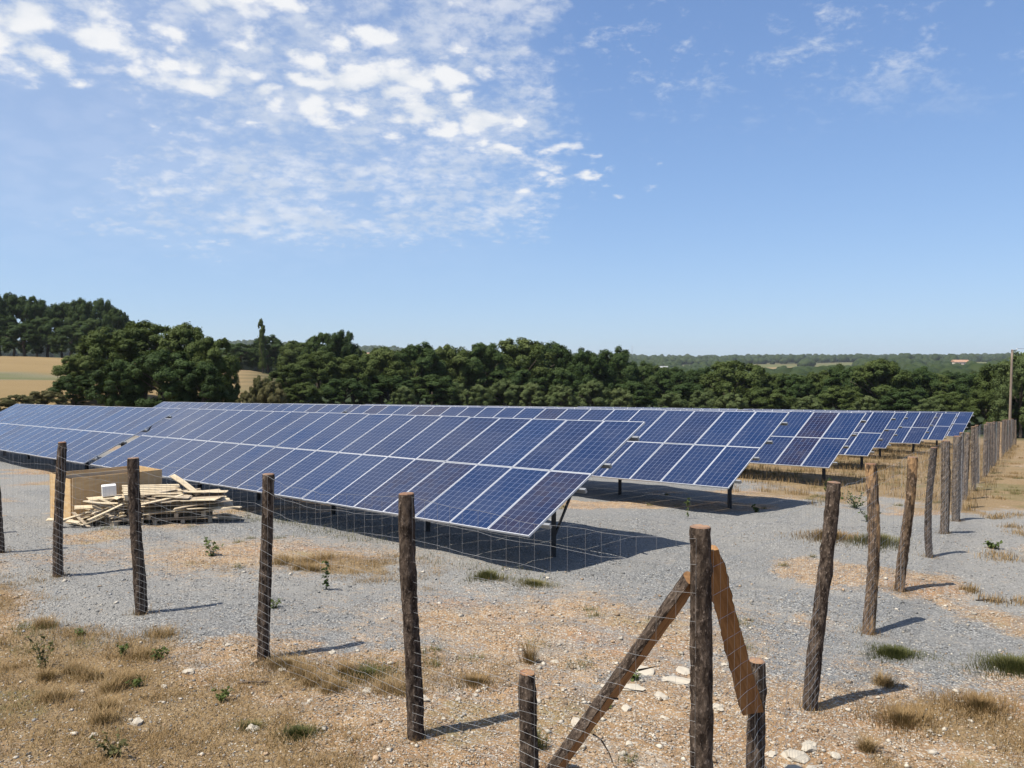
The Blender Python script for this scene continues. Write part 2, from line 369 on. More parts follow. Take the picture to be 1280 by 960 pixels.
m, t, b, o = newmat('ground_mat')
P = t.pos()
n1 = t.noise(P, 0.9, 8, 0.6); n2 = t.noise(P, 5.0, 8, 0.65); n3 = t.noise(P, 28.0, 6, 0.6); n4 = t.noise(P, 90, 3, 0.6)
vc = t.vor(P, 46.0); vd = t.vor(P, 46.0, 'Distance'); vr = t.sepx(vc, 0); vg = t.sepx(vc, 1)
vc2 = t.vor(P, 11.0); vr2 = t.sepx(vc2, 0)
grav = t.ramp(vr, [(0.0, (0.085, 0.087, 0.087)), (0.45, (0.190, 0.193, 0.190)), (0.8, (0.29, 0.292, 0.285)), (1.0, (0.50, 0.48, 0.44))])
grav = t.mix(t.sm(n1, 0.35, 0.7), grav, (0.246, 0.241, 0.228))
grav = t.mix(t.math('MULTIPLY', t.sm(n2, 0.5, 0.75), 0.45), grav, (0.36, 0.32, 0.26))
grav = t.mix(t.math('MULTIPLY', t.attr('m_dust'), 0.5), grav, t.mix(n3, (0.27, 0.255, 0.225), (0.42, 0.395, 0.355)))
soilc = t.ramp(t.math('ADD', t.math('MULTIPLY', n2, 0.7), t.math('MULTIPLY', n3, 0.3)), [(0.25, (0.175, 0.098, 0.048)), (0.45, (0.31, 0.195, 0.102)), (0.62, (0.43, 0.298, 0.175)), (0.8, (0.55, 0.44, 0.305))])
soilc = t.mix(t.math('MULTIPLY', t.sm(t.noise(P, 0.55, 4), 0.5, 0.68), 0.6), soilc, (0.34, 0.185, 0.095))
soilc = t.mix(t.math('MULTIPLY', t.sm(vr, 0.72, 0.8), 0.75), soilc, t.mix(vg, (0.34, 0.32, 0.29), (0.66, 0.60, 0.50)))
soilc = t.mix(t.math('MULTIPLY', t.sm(t.noise(P, 1.4, 7, 0.68), 0.50, 0.66), 0.62), soilc, t.mix(n3, (0.10, 0.072, 0.048), (0.23, 0.175, 0.12)))
soilc = t.mix(t.math('MULTIPLY', t.sm(t.noise(P, 0.8, 6, 0.6, 0.4), 0.56, 0.70), 0.6), soilc, t.mix(n3, (0.30, 0.285, 0.26), (0.52, 0.47, 0.39)))
dryc = t.ramp(n3, [(0.25, (0.12, 0.08, 0.04)), (0.5, (0.25, 0.175, 0.088)), (0.75, (0.40, 0.30, 0.16))])
ms = t.sm(t.math('ADD', t.attr('m_soil'), t.math('ADD', t.math('MULTIPLY', t.math('SUBTRACT', n2, 0.5), 1.5), t.math('MULTIPLY', t.math('SUBTRACT', n3, 0.5), 1.0))), 0.17, 0.80)
md = t.sm(t.math('ADD', t.attr('m_dry'), t.math('MULTIPLY', t.math('SUBTRACT', n2, 0.5), 1.2)), 0.35, 0.85)
mg = t.math('MULTIPLY', t.sm(t.math('ADD', t.attr('m_green'), t.math('MULTIPLY', t.math('SUBTRACT', n2, 0.5), 0.9)), 0.2, 0.6), 0.6)
c = t.mix(ms, grav, soilc); c = t.mix(t.math('MULTIPLY', md, 0.8), c, dryc); c = t.mix(mg, c, (0.115, 0.125, 0.045))
nf = t.noise(P, 0.05, 6, 0.6)
c = t.mix(t.attr('m_straw'), c, t.mix(nf, (0.21, 0.145, 0.065), (0.31, 0.225, 0.11)))
c = t.mix(t.attr('m_grass'), c, t.mix(nf, (0.09, 0.105, 0.035), (0.15, 0.145, 0.055)))
c = t.mix(t.attr('m_wood'), c, (0.035, 0.05, 0.018))
t.l(c, b.inputs['Base Color']); b.inputs['Roughness'].default_value = 0.95; b.inputs['Specular IOR Level'].default_value = 0.15
h = t.math('ADD', t.math('MULTIPLY', t.math('SUBTRACT', 1.0, vd), 0.5), t.math('ADD', t.math('MULTIPLY', n3, 0.9), t.math('MULTIPLY', n2, 1.2)))
t.l(t.bump(h, 0.9, 0.035), b.inputs['Normal'])
ground = link('ground', gme, m); tag(ground, kind='structure')
ground['label'] = 'grey gravel and dry tan soil ground running out to fields and hills'; ground['category'] = 'ground'

# ================================================================== SOLAR TABLES
def panel_material():
    m, t, b, o = newmat('solar_cells'); v = t.obj(); x = t.sepx(v, 0); y = t.sepx(v, 1)
    def lines(c, off, pitch, half):
        f = t.math('FRACT', t.math('DIVIDE', t.math('ADD', c, off), pitch))
        d = t.math('MULTIPLY', t.math('MINIMUM', f, t.math('SUBTRACT', 1.0, f)), pitch)
        return t.sm(d, half*0.55, half*1.3, 1.0, 0.0)
    gx_ = lines(x, 0.0, 0.159, 0.0048); gy_ = lines(y, 0.0, 0.1572, 0.0030)
    bus = lines(x, 0.0795+0.0265, 0.053, 0.0012)
    xm = t.math('FLOOR', t.math('DIVIDE', x, 0.159)); ym = t.math('FLOOR', t.math('DIVIDE', y, 0.1572))
    cid = t.n('ShaderNodeCombineXYZ'); t.l(xm, cid.inputs[0]); t.l(ym, cid.inputs[1]); t.l(t.math('MULTIPLY', t.rnd(), 91.7), cid.inputs[2])
    wn = t.n('ShaderNodeTexWhiteNoise'); t.l(cid.outputs[0], wn.inputs['Vector']); cr = wn.outputs['Value']
    tone = t.math('ADD', t.math('MULTIPLY', t.rnd(), 0.86), t.math('MULTIPLY', cr, 0.14))
    cells = t.ramp(tone, [(0.0, (0.002, 0.020, 0.082)), (0.4, (0.003, 0.017, 0.070)), (0.78, (0.004, 0.014, 0.058)), (0.92, (0.010, 0.010, 0.036)), (1.0, (0.014, 0.008, 0.025))])
    grain = t.noise(v, 60.0, 3, 0.6); cells = t.mix(t.math('MULTIPLY', grain, 0.3), cells, (0.006, 0.022, 0.075))
    c = t.mix(t.math('MULTIPLY', bus, 0.16), cells, (0.30, 0.32, 0.40))
    c = t.mix(t.math('MULTIPLY', gy_, 0.34), c, (0.30, 0.34, 0.46)); c = t.mix(t.math('MULTIPLY', gx_, 0.52), c, (0.34, 0.38, 0.50))
    sv = t.n('ShaderNodeVectorMath', operation='ADD'); t.l(t.map(v, (3.0, 0.9, 1)), sv.inputs[0]); t.l(cid.outputs[0], sv.inputs[1]); dust = t.noise(t.n('ShaderNodeNewGeometry').outputs['Position'], 1.1, 6, 0.65); c = t.mix(t.math('MULTIPLY', t.sm(dust, 0.35, 0.75), 0.030), c, (0.55, 0.50, 0.43))
    t.l(c, b.inputs['Base Color']); b.inputs['Roughness'].default_value = 0.16; b.inputs['IOR'].default_value = 1.5; b.inputs['Specular IOR Level'].default_value = 0.30
    t.l(t.sm(dust, 0.3, 0.7, 0.08, 0.30), b.inputs['Roughness'])
    return m
M_CELL = panel_material()
M_ALU = simple('aluminium', (0.74, 0.75, 0.77), 0.45, 0.35, 0.06, 14)
M_GALV = simple('galvanised_steel', (0.42, 0.43, 0.44), 0.5, 0.8, 0.22, 9)
M_DARKST = simple('weathered_steel', (0.055, 0.055, 0.058), 0.55, 0.7, 0.2, 9)
M_BACK = simple('grey_backsheet', (0.28, 0.285, 0.29), 0.6, 0, 0.05, 5)
M_BLACK = simple('black_plastic', (0.02, 0.02, 0.02), 0.5, 0, 0.2, 9)
# module: local x across (0 = middle), y up the slope, z out of the face
MW, ML, LIP, DEP = 0.996, 1.922, 0.013, 0.038
pm = MB()
hx, hy = MW/2-LIP*0.6, ML/2-LIP*0.6
pm.v = [(-hx, -hy, -0.004), (hx, -hy, -0.004), (hx, hy, -0.004), (-hx, hy, -0.004), (-hx, -hy, -0.010), (hx, -hy, -0.010), (hx, hy, -0.010), (-hx, hy, -0.010)]
pm.f = [(0, 1, 2, 3), (7, 6, 5, 4), (0, 4, 5, 1), (1, 5, 6, 2), (2, 6, 7, 3), (3, 7, 4, 0)]
ME_PANEL = pm.mesh('solar_panel'); ME_PANEL.materials.append(M_CELL); ME_PANEL.materials.append(M_BACK); ME_PANEL.polygons[1].material_index = 1
# shift cell grid so that it is centred: six columns of 0.159, twelve rows of 0.1572 -> both even, so object origin sits on a grid line
fb = MB()
fb.box((-MW/2+LIP/2, 0, -DEP/2), (LIP, ML, DEP)); fb.box((MW/2-LIP/2, 0, -DEP/2), (LIP, ML, DEP))
fb.box((0, -ML/2+LIP/2, -DEP/2+0.0005), (MW-2*LIP-0.001, LIP, DEP)); fb.box((0, ML/2-LIP/2, -DEP/2+0.0005), (MW-2*LIP-0.001, LIP, DEP))
ME_FRAME = fb.mesh('frame'); ME_FRAME.materials.append(M_ALU)
jb = MB().box((0, ML/2-0.16, -0.024), (0.11, 0.09, 0.026)); ME_JBOX = jb.mesh('junction_box'); ME_JBOX.materials.append(M_BLACK)
ORD = ['first', 'second', 'third', 'fourth', 'fifth', 'sixth', 'seventh', 'eighth', 'ninth', 'tenth', 'eleventh', 'twelfth', 'thirteenth', 'fourteenth', 'fifteenth', 'sixteenth',
       'seventeenth', 'eighteenth', 'nineteenth', 'twentieth', 'twenty-first', 'twenty-second', 'twenty-third', 'twenty-fourth', 'twenty-fifth', 'twenty-sixth', 'twenty-seventh', 'twenty-eighth']
RN = (RS.cross(-RD)).normalized()
if RN.z < 0: RN = -RN
def solar_table(A, n, label, seed):
    rnd = random.Random(seed)
    A = Vector(A)                                                    # lower edge, end nearer the long fence
    base = A+RD*(PW*n/2); base.z = g1(base.x, base.y)
    root = empty('solar_table', base); tag(root, label, 'solar table', 'ground-mounted solar tables in eight rows')
    ex, ey = -RD, RS.copy(); ez = ex.cross(ey).normalized()
    rot = Matrix((ex, ey, ez)).transposed().to_4x4()
    inv = Matrix.Translation(-base)
    for j in range(2):
        for i in range(n):
            c = A+RD*(PW*(i+0.5))+RS*(PL*j+PL/2)
            p = bpy.data.objects.new('solar_panel', ME_PANEL); C.objects.link(p); p.parent = root
            jit = Matrix.Rotation(math.radians(rnd.gauss(0, 0.18)), 4, 'X') @ Matrix.Rotation(math.radians(rnd.gauss(0, 0.15)), 4, 'Y')
            p.matrix_local = inv @ Matrix.Translation(c+ez*rnd.uniform(-0.002, 0.002)) @ rot @ jit
            f = bpy.data.objects.new('frame', ME_FRAME); C.objects.link(f); f.parent = p
    # purlins under the modules
    for s in (0.42, 1.52, 2.36, 3.36):
        q0 = A+RS*s-ez*(DEP+0.042)-RD*0.13; q1 = q0+RD*(PW*n+0.26)
        MB().bar(q0-base, q1-base, 0.055, 0.08, ez).build('purlin', M_GALV, root)
    k = max(2, round(n*PW/3.4)); span = (n*PW-1.8)/(k-1)
    for i in range(k):
        o_ = A+RD*(0.9+span*i); dn = -ez*(DEP+0.082+0.05)
        MB().bar(o_+RS*0.25+dn-base, o_+RS*3.62+dn-base, 0.06, 0.098, ez).build('rafter', M_GALV, root)
        sl = 1.75; top = o_+RS*sl+dn; g = g1(top.x, top.y); L = top.z-0.03-(g-0.25)
        mb = MB(); mb.box((0, 0, 0), (0.012, 0.12, L)); mb.box((0.04, -0.0625, 0), (0.08, 0.005, L)); mb.box((0.04, 0.0625, 0), (0.08, 0.005, L))
        lg = mb.build('leg', M_DARKST, root); lg.location = Vector((top.x, top.y, (top.z-0.03+g-0.25)/2))-base
        foot = Vector((top.x, top.y, g+0.28))
        for s in (2.95,): MB().bar(o_+RS*s+dn-ez*0.052-base, foot+(RS*(s-sl)).normalized()*0.03-base, 0.04, 0.04, RD).build('diagonal_brace', M_DARKST, root)
    return root
for k, a in enumerate(ROWA):
    a = Vector(a)+Vector((0, 0, CZ))
    solar_table(a, 20, 'solar table at the long-fence end of the %s row back from the fence corner' % ORD[k], k)
    solar_table(a+RD*(PW*20+GAPT), 20, 'solar table in the half of the %s row away from the long fence' % ORD[k], 50+k)

# ================================================================== FENCE
def bark_material(name, dark, light, bare, bare_amt):
    m, t, b, o = newmat(name); v = t.obj()
    w = t.map(v, (17, 17, 6.0)); w2 = t.map(v, (46, 46, 26)); r = t.rnd()
    off = t.n('ShaderNodeVectorMath', operation='ADD'); t.l(w, off.inputs[0]); cb = t.n('ShaderNodeCombineXYZ'); t.l(t.math('MULTIPLY', r, 50), cb.inputs[2]); t.l(cb.outputs[0], off.inputs[1]); w = off.outputs[0]
    n1 = t.noise(w, 1.0, 8, 0.65, 0.6); n2 = t.noise(w2, 1.0, 6, 0.7); vd = t.vor(w, 1.3, 'Distance', 'F1')
    c = t.mix(t.sm(n1, 0.36, 0.66), dark, light)
    c = t.mix(t.math('MULTIPLY', t.sm(n2, 0.54, 0.66), 0.75), c, tuple(min(1, x*1.9+0.05) for x in light))
    n3 = t.noise(t.map(v, (5, 5, 1.6)), 1.0, 4, 0.6)
    c = t.mix(t.sm(t.math('ADD', n3, bare_amt), 0.66, 0.72), c, t.mix(n1, bare, tuple(x*1.35 for x in bare)))
    t.l(c, b.inputs['Base Color']); b.inputs['Roughness'].default_value = 0.92; b.inputs['Specular IOR Level'].default_value = 0.12
    hh = t.math('ADD', t.math('ADD', n1, t.math('MULTIPLY', n2, 0.5)), vd)
    t.l(t.bump(hh, 1.0, 0.03), b.inputs['Normal']); return m
M_BARK = [bark_material('bark_dark', (0.030, 0.021, 0.016), (0.135, 0.10, 0.075), (0.30, 0.165, 0.075), 0.02),
          bark_material('bark_grey', (0.065, 0.047, 0.034), (0.215, 0.165, 0.122), (0.33, 0.22, 0.13), 0.03),
          bark_material('bark_peeled', (0.065, 0.042, 0.026), (0.20, 0.135, 0.085), (0.36, 0.22, 0.11), 0.14),
          bark_material('bark_bare', (0.18, 0.12, 0.07), (0.36, 0.25, 0.15), (0.50, 0.34, 0.19), 0.3)]
def cut_material():
    m, t, b, o = newmat('cut_wood'); v = t.obj(); x = t.sepx(v, 0); y = t.sepx(v, 1)
    r = t.math('SQRT', t.math('ADD', t.math('MULTIPLY', x, x), t.math('MULTIPLY', y, y)))
    ring = t.math('SINE', t.math('MULTIPLY', t.math('ADD', r, t.math('MULTIPLY', t.noise(v, 9, 3), 0.02)), 700))
    gy = t.noise(t.map(v, (1, 1, 0.1)), 38, 6, 0.7); ag = t.rnd(); c = t.mix(t.sm(ring, -1, 1), (0.30, 0.14, 0.055), (0.47, 0.255, 0.115)); c = t.mix(t.sm(r, 0.035, 0.075), c, (0.20, 0.085, 0.035)); c = t.mix(t.math('MULTIPLY', t.sm(gy, 0.45, 0.62), 0.75), c, (0.16, 0.12, 0.095)); c = t.mix(t.math('MULTIPLY', ag, 0.45), c, (0.26, 0.19, 0.14))
    t.l(c, b.inputs['Base Color']); b.inputs['Roughness'].default_value = 0.85; return m
M_CUT = cut_material()
def sawn_material(name, c0, c1, sx=(3, 22, 22), dark=(0.12, 0.06, 0.03)):
    m, t, b, o = newmat(name); v = t.map(t.obj(), sx); n = t.noise(v, 1.0, 7, 0.62, 0.5); n2 = t.noise(t.obj(), 3.0, 4)
    c = t.mix(t.sm(n, 0.3, 0.7), c0, c1); c = t.mix(t.math('MULTIPLY', t.sm(n2, 0.58, 0.72), 0.5), c, dark)
    t.l(c, b.inputs['Base Color']); b.inputs['Roughness'].default_value = 0.8; b.inputs['Specular IOR Level'].default_value = 0.25
    t.l(t.bump(n, 0.4, 0.004), b.inputs['Normal']); return m
M_SAWN = sawn_material('sawn_orange_wood', (0.22, 0.11, 0.045), (0.37, 0.205, 0.09), (26, 26, 2.2))

def log_mesh(name, H, r0, seed, below=0.35, seg=24, rings=72, bend=0.03, knots=3):
    rng = np.random.default_rng(seed)
    zs = np.linspace(-below, H, rings); th = np.linspace(0, 2*np.pi, seg, endpoint=False)
    ph = rng.uniform(0, 6.28, 4)
    kx = rng.uniform(0, 6.28, knots); kz = rng.uniform(0.3, H-0.2, knots)
    V = []
    for z in zs:
        f = z/H
        cx_ = bend*math.sin(f*3.0+ph[0])*1.0-bend*math.sin(ph[0]); cy_ = bend*math.sin(f*2.3+ph[1])-bend*math.sin(ph[1])
        r = r0*(1.06-0.10*f)*(1+0.035*math.sin(f*9+ph[2]))
        rr_ = r*(1+0.05*np.cos(2*th+ph[3]+f)+0.05*(vnoise(np.cos(th)*2.2+seed, np.full(seg, z*5)+np.sin(th)*2.2, 1.0, seed)-0.5)
                 + 0.20*(vnoise(np.cos(th)*6+seed*3, np.full(seg, z*16.0)+np.sin(th)*6, 1.0, seed+5)-0.5))
        for a, zz in zip(kx, kz):
            dth = np.abs((th-a+np.pi) % (2*np.pi)-np.pi); rr_ = rr_+r0*0.20*np.exp(-(dth/0.35)**2-((z-zz)/0.05)**2)
        if z > H-0.03: rr_ = rr_*0.97
        V.append(np.c_[cx_+rr_*np.cos(th), cy_+rr_*np.sin(th), np.full(seg, z)])
    V = np.concatenate(V); i = np.arange(rings-1)[:, None]*seg; k = np.arange(seg)[None, :]; k2 = (k+1) % seg
    F = np.stack([i+k, i+k2, i+seg+k2, i+seg+k], -1).reshape(-1, 4)
    return npmesh(name, V, F, smooth=True), V[-seg:]
def fence_post(x, y, H, r, mat, label, seed, lean=(0, 0), group='bark-covered fence posts', bend=0.03):
    z = g1(x, y)
    root = empty('fence_post', (x, y, z)); tag(root, label, 'fence post', group)
    root.rotation_euler = (lean[1], lean[0], 0)
    me, ring = log_mesh('log', H, r, seed, bend=bend); link('log', me, mat, root)
    c = ring.mean(0); rng = np.random.default_rng(seed+900)
    n = len(ring); tilt = rng.normal(0, 0.10, 2)
    cap = [tuple(c+np.array([0, 0, 0.012]))]; 
    for sc, dz in ((0.55, 0.011), (0.9, 0.008), (1.0, 0.0)):
        for p in ring: q = c+(p-c)*sc; cap.append((q[0], q[1], q[2]+dz+rng.normal(0, 0.001)))
    fs = [(0, 1+k, 1+(k+1) % n) for k in range(n)]
    me2 = bpy.data.meshes.new('cut_top')
    f4 = [(1+a*n+k, 1+(a+1)*n+k, 1+(a+1)*n+(k+1) % n, 1+a*n+(k+1) % n) for a in range(2) for k in range(n)]
    me2.from_pydata(cap, [], fs+f4); me2.update(); ct = link('cut_top', me2, M_CUT, root)
    return root
cz0 = g1(FC.x, FC.y)
fence_post(FC.x, FC.y, 2.28, 0.072, M_BARK[0], 'tall thick bark-covered corner post with a bracing half-log on each side', 11, bend=0.012)
STUB_L = Vector((0.14, 6.66)); STUB_R = Vector((2.03, 6.84))
fence_post(STUB_L.x, STUB_L.y, 0.86, 0.071, M_BARK[0], 'short sawn-off stub post at the foot of the left-leaning brace', 12, bend=0.008)
fence_post(STUB_R.x, STUB_R.y, 0.99, 0.070, M_BARK[0], 'short sawn-off stub post that holds the lower end of the bare orange brace', 13, bend=0.008)
pl_r = [0.073, 0.068, 0.074, 0.072, 0.075, 0.07, 0.07]; pl_h = [2.22, 2.15, 2.15, 2.17, 2.15, 2.15, 2.15]
for i, (x, y) in enumerate(POST_L[:6]):
    fence_post(x, y, pl_h[i], pl_r[i], M_BARK[0], 'rough bark fence post, %s from the corner post on the side toward the scrap wood' % ORD[i], 20+i, lean=(random.gauss(0, 0.008), random.gauss(0, 0.008)), bend=0.035)
pr = [(2.33, 0.067, 0, (0.055, 0.0)), (2.29, 0.075, 2, (0.006, 0)), (2.18, 0.076, 2, (0.008, 0)), (2.17, 0.062, 0, (-0.012, 0)), (2.10, 0.088, 1, (0.01, 0)), (2.18, 0.095, 1, (-0.01, 0))]
POSTS_R = list(POST_R)
t_ = (Vector(POST_R[-1])-FC).dot(FR)
while t_ < 74:
    t_ += 2.9+random.uniform(-0.25, 0.25); q = FC+FR*t_; POSTS_R.append((q.x+random.gauss(0, 0.05), q.y))
for i, (x, y) in enumerate(POSTS_R):
    H, r, mi, ln = pr[i] if i < len(pr) else (2.15+random.uniform(-0.06, 0.1), random.choice([0.062, 0.07, 0.078]), 1, (random.gauss(0, 0.015), random.gauss(0, 0.01)))
    if i == 16: mi = 3
    extra = {0: 'leaning dark fence post, first from the corner post along the long fence', 1: 'knotty peeling fence post, second from the corner post along the long fence',
             2: 'fence post with bare pale wood at its foot, third along the long fence', 3: 'thin dark straight fence post, fourth from the corner post along the long fence'}
    lab = extra.get(i, ('pale bare' if mi == 3 else 'grey bark')+' fence post, %s from the corner post along the long fence' % ORD[min(i, 27)])
    root = fence_post(x, y, H, r, M_BARK[mi], lab, 40+i, lean=ln, bend=0.065 if i < 4 else 0.03)
# bracing half-logs: flat sawn face and a round bark back
def brace(p0, p1, face, width, thick, label, seed):
    p0 = Vector(p0); p1 = Vector(p1); d = p1-p0; L = d.length; d.normalize()
    face = (Vector(face)-d*Vector(face).dot(d)).normalized(); side = face.cross(d).normalized()
    root = empty('brace_log', p0); tag(root, label, 'brace log', 'half-log braces of the corner post')
    root.rotation_euler = Matrix((side, face, d)).transposed().to_euler()      # local x = side, y = face normal, z = along
    rng = np.random.default_rng(seed); NS, NA = 40, 14
    V = []; Fv = []
    for i in range(NS):
        z = L*i/(NS-1); f = i/(NS-1); w = width/2*(1+0.10*math.sin(f*5+seed)+0.05*math.sin(f*17)+rng.normal(0, 0.035)); bx_ = 0.012*math.sin(f*3.4+seed)
        a = np.linspace(0, np.pi, NA); n_b = 1+0.10*(vnoise(a*4, np.full(NA, z*14), 1.0, seed)-0.5)
        V.append(np.c_[bx_+w*np.cos(a)*n_b, -thick*np.sin(a)*n_b, np.full(NA, z)])
        Fv.append((bx_-w*0.985, bx_+w*0.985, z))
    V = np.concatenate(V); F = [(i*NA+k, i*NA+k+1, (i+1)*NA+k+1, (i+1)*NA+k) for i in range(NS-1) for k in range(NA-1)]
    link('bark_back', npmesh('bark_back', V, F, smooth=True), M_BARK[0], root)
    fv = []; ff = []
    for i, (x0, x1, z) in enumerate(Fv):
        for k in range(5): fv.append((x0+(x1-x0)*k/4, 0.002+rng.normal(0, 0.0015), z))
    for i in range(NS-1):
        for k in range(4): ff.append((i*5+k, (i+1)*5+k, (i+1)*5+k+1, i*5+k+1))
    link('sawn_face', npmesh('sawn_face', np.array(fv), ff, smooth=True), M_SAWN, root)
    for z, zz in ((0, 0), (L, (NS-1)*NA)):
        me = bpy.data.meshes.new('cut_end'); me.from_pydata([tuple(V[zz+k]) for k in range(NA)], [], [tuple(range(NA))]); link('cut_end', me, M_SAWN, root)
    return root
gsl = g1(STUB_L.x, STUB_L.y); gsr = g1(STUB_R.x, STUB_R.y)
brL = brace((0.29, 6.60, gsl-0.03), (1.30, 5.825, cz0+1.88), (0.62, -0.55, -0.62), 0.19, 0.10, 'half-log brace with bark on top, propped from the ground to the corner post', 3)
brace((1.995, 6.735, gsr+0.60), (1.385, 5.865, cz0+2.08), (-0.2, -0.95, 0.0), 0.165, 0.07, 'half-log brace with bare orange sawn face between corner post and stub', 8)
for k, (f, s) in enumerate(((0.62, 0.16), (0.30, 0.22), (0.48, -0.10))):
    d_ = Vector((1.275, 5.86, cz0+1.86))-Vector((0.29, 6.60, gsl-0.03)); q = Vector((0.29, 6.60, gsl-0.03))+d_*f+Vector((0.04, -0.03, -0.02))
    iv = (Matrix.Translation(brL.location) @ brL.rotation_euler.to_matrix().to_4x4()).inverted()
    pts = [iv @ (q+Vector((s*u*0.8, -0.05*u, -abs(s)*(u*u*1.2 if k == 1 else -0.3*u)))) for u in (0, 0.35, 0.7, 1.0)]
    MB().tube(pts, [0.009, 0.007, 0.005, 0.002], 6).build('twig', M_BARK[0], brL)

# wire netting, hung on the outer faces of the posts
M_WIRE = simple('galvanised_wire', (0.44, 0.445, 0.45), 0.45, 0.6, 0.15, 6)
WH = [0.10, 0.18, 0.26, 0.34, 0.42, 0.51, 0.60, 0.70, 0.81, 0.92, 1.04, 1.17, 1.31, 1.44, 1.62, 1.82, 2.02, 2.20]
def netting(posts, out, label, seed, near, droop):
    rnd = random.Random(seed)
    path = []                                    # (x, y, ground, run, droop phase)
    run = 0; seg = []
    for i in range(len(posts)-1):
        a = Vector(posts[i])+out*0.083; b_ = Vector(posts[i+1])+out*0.083; L = (b_-a).length
        dp = rnd.uniform(0.4, 1.0)*droop if i < len(droop_over) and False else rnd.uniform(0.3, 1.0)*droop
        seg.append((a, b_, run, L, dp)); run += L
    def at(s):
        for a, b_, r0, L, dp in seg:
            if s <= r0+L or (a, b_, r0, L, dp) == seg[-1]:
                u = min(1, max(0, (s-r0)/L)); p = a+(b_-a)*u
                return p, math.sin(math.pi*u)*dp, math.sin(math.pi*u)
        return None
    z0 = g1(posts[0][0], posts[0][1])
    root = empty('wire_netting', (posts[0][0], posts[0][1], z0)); tag(root, label, 'wire fence', 'wire netting on the fence posts')
    base = Vector((posts[0][0], posts[0][1], z0))
    GZ = {}
    ss = []
    s = 0.0
    while s < run: ss.append(s); s += 0.15 if s < near else 0.6
    ss.append(run)
    gzs = gz(np.array([at(s)[0].x for s in ss]), np.array([at(s)[0].y for s in ss]))
    # smooth the ground so the netting runs taut
    k = 9; pad = np.pad(gzs, k//2, mode='edge'); gsm = np.convolve(pad, np.ones(k)/k, 'valid')
    stay_bulge = [rnd.gauss(0, 0.012) for _ in ss]
    def wp(i, h):
        p, dr, bu = at(ss[i]); f = h/2.2
        return Vector((p.x+out.x*(0.015*bu+stay_bulge[i]*bu), p.y+out.y*(0.015*bu+stay_bulge[i]*bu), gsm[i]+h-dr*f**1.5+0.012*math.sin(ss[i]*7+h*9)*bu))
    for h in WH:
        pts = [wp(i, h)-base for i in range(len(ss)) if (i % 2 == 0 or i == len(ss)-1 or ss[i] < 8)]
        MB().tube(pts, 0.0012, 4, False).build('line_wire', M_WIRE, root)
    far = MB(); cnt = 0
    for i in range(len(ss)):
        pts = [wp(i, h)-base for h in (WH[0], WH[6], WH[11], WH[14], WH[17])]
        if ss[i] < near:
            MB().tube(pts, 0.0010, 4, False).build('stay_wire', M_WIRE, root); cnt += 1
    # farther stays, 0.15 m apart, as one mass
    if run > near:
        s = near
        while s < run:
            p, dr, bu = at(s); g = float(np.interp(s, ss, gsm))
            far.tube([Vector((p.x, p.y, g+h-dr*(h/2.2)**1.5))-base for h in (0.1, 1.1, 2.2)], 0.0008, 3, False); s += 0.15
        o = far.build('far_stay_wires', M_WIRE, root); o['kind'] = 'stuff'
    return root
droop_over = []
outL = Vector((-FL.y, FL.x)).normalized(); outR = Vector((FR.y, -FR.x)).normalized()
if outL.dot(Vector((0, -1))) < 0: outL = -outL
netting([(FC.x, FC.y)]+POST_L, outL, 'sagging wire netting on the short fence side toward the scrap wood', 3, 60, 0.17)
netting([(FC.x, FC.y)]+POSTS_R, outR, 'wire netting stretched along the long fence side toward the utility pole', 4, 34, 0.05)
# ================================================================== SCRAP WOOD
M_PLY = sawn_material('plywood', (0.58, 0.37, 0.17), (0.70, 0.50, 0.27), (3, 3, 14), (0.34, 0.2, 0.1))
M_PALE = sawn_material('pale_pine', (0.50, 0.40, 0.26), (0.68, 0.57, 0.40), (4, 20, 20), (0.35, 0.25, 0.15))
M_WEATH = sawn_material('weathered_pine', (0.34, 0.27, 0.19), (0.52, 0.43, 0.31), (4, 20, 20), (0.2, 0.15, 0.1))
M_FOAM = simple('white_foam', (0.78, 0.78, 0.76), 0.7, 0, 0.04, 12)
cl = Vector((0.66, 0.75, 0)).normalized(); cw = Vector((-0.75, 0.66, 0)).normalized()
P0 = Vector((-10.08, 18.9, 0)); cg = g1(-9.9, 19.9)+0.0
cr = empty('plywood_crate', (P0+cl*1.05+cw*0.65).to_tuple()[:2]+(cg,), math.atan2(cl.y, cl.x)); tag(cr, 'open-topped plywood crate standing behind the scrap wood heap', 'crate')
CL, CW, CH, TH = 2.1, 1.35, 1.08, 0.02
for s in (-1, 1):
    MB().box((0, s*(CW/2-TH/2), CH/2+0.02), (CL, TH, CH), Matrix.Rotation(-s*0.015, 3, 'X')).build('side_panel', M_PLY, cr)
    e = CW-2*TH-0.006
    if s < 0:
        MB().box((s*(CL/2-TH/2-0.002), e*0.26, CH/2+0.02), (TH, e*0.47, CH-0.01)).build('end_panel', M_PLY, cr)
        MB().box((s*(CL/2-TH/2+0.03), -e*0.26, CH/2-0.02), (TH, e*0.47, CH+0.02)).build('end_panel', M_PLY, cr)
    else: MB().box((s*(CL/2-TH/2-0.002), 0, CH/2+0.02), (TH, e, CH-0.01)).build('end_panel', M_PLY, cr)
for sx in (-1, 1):
    for sy in (-1, 1): MB().box((sx*(CL/2-0.06), sy*(CW/2-0.055), CH/2+0.012), (0.06, 0.06, CH-0.04)).build('corner_batten', M_PALE, cr)
for z in (0.28, CH-0.10):
    MB().box((0, CW/2-TH-0.018, z), (CL-0.24, 0.03, 0.08)).build('rail', M_PALE, cr); MB().box((0, -CW/2+TH+0.018, z), (CL-0.24, 0.03, 0.08)).build('rail', M_PALE, cr)
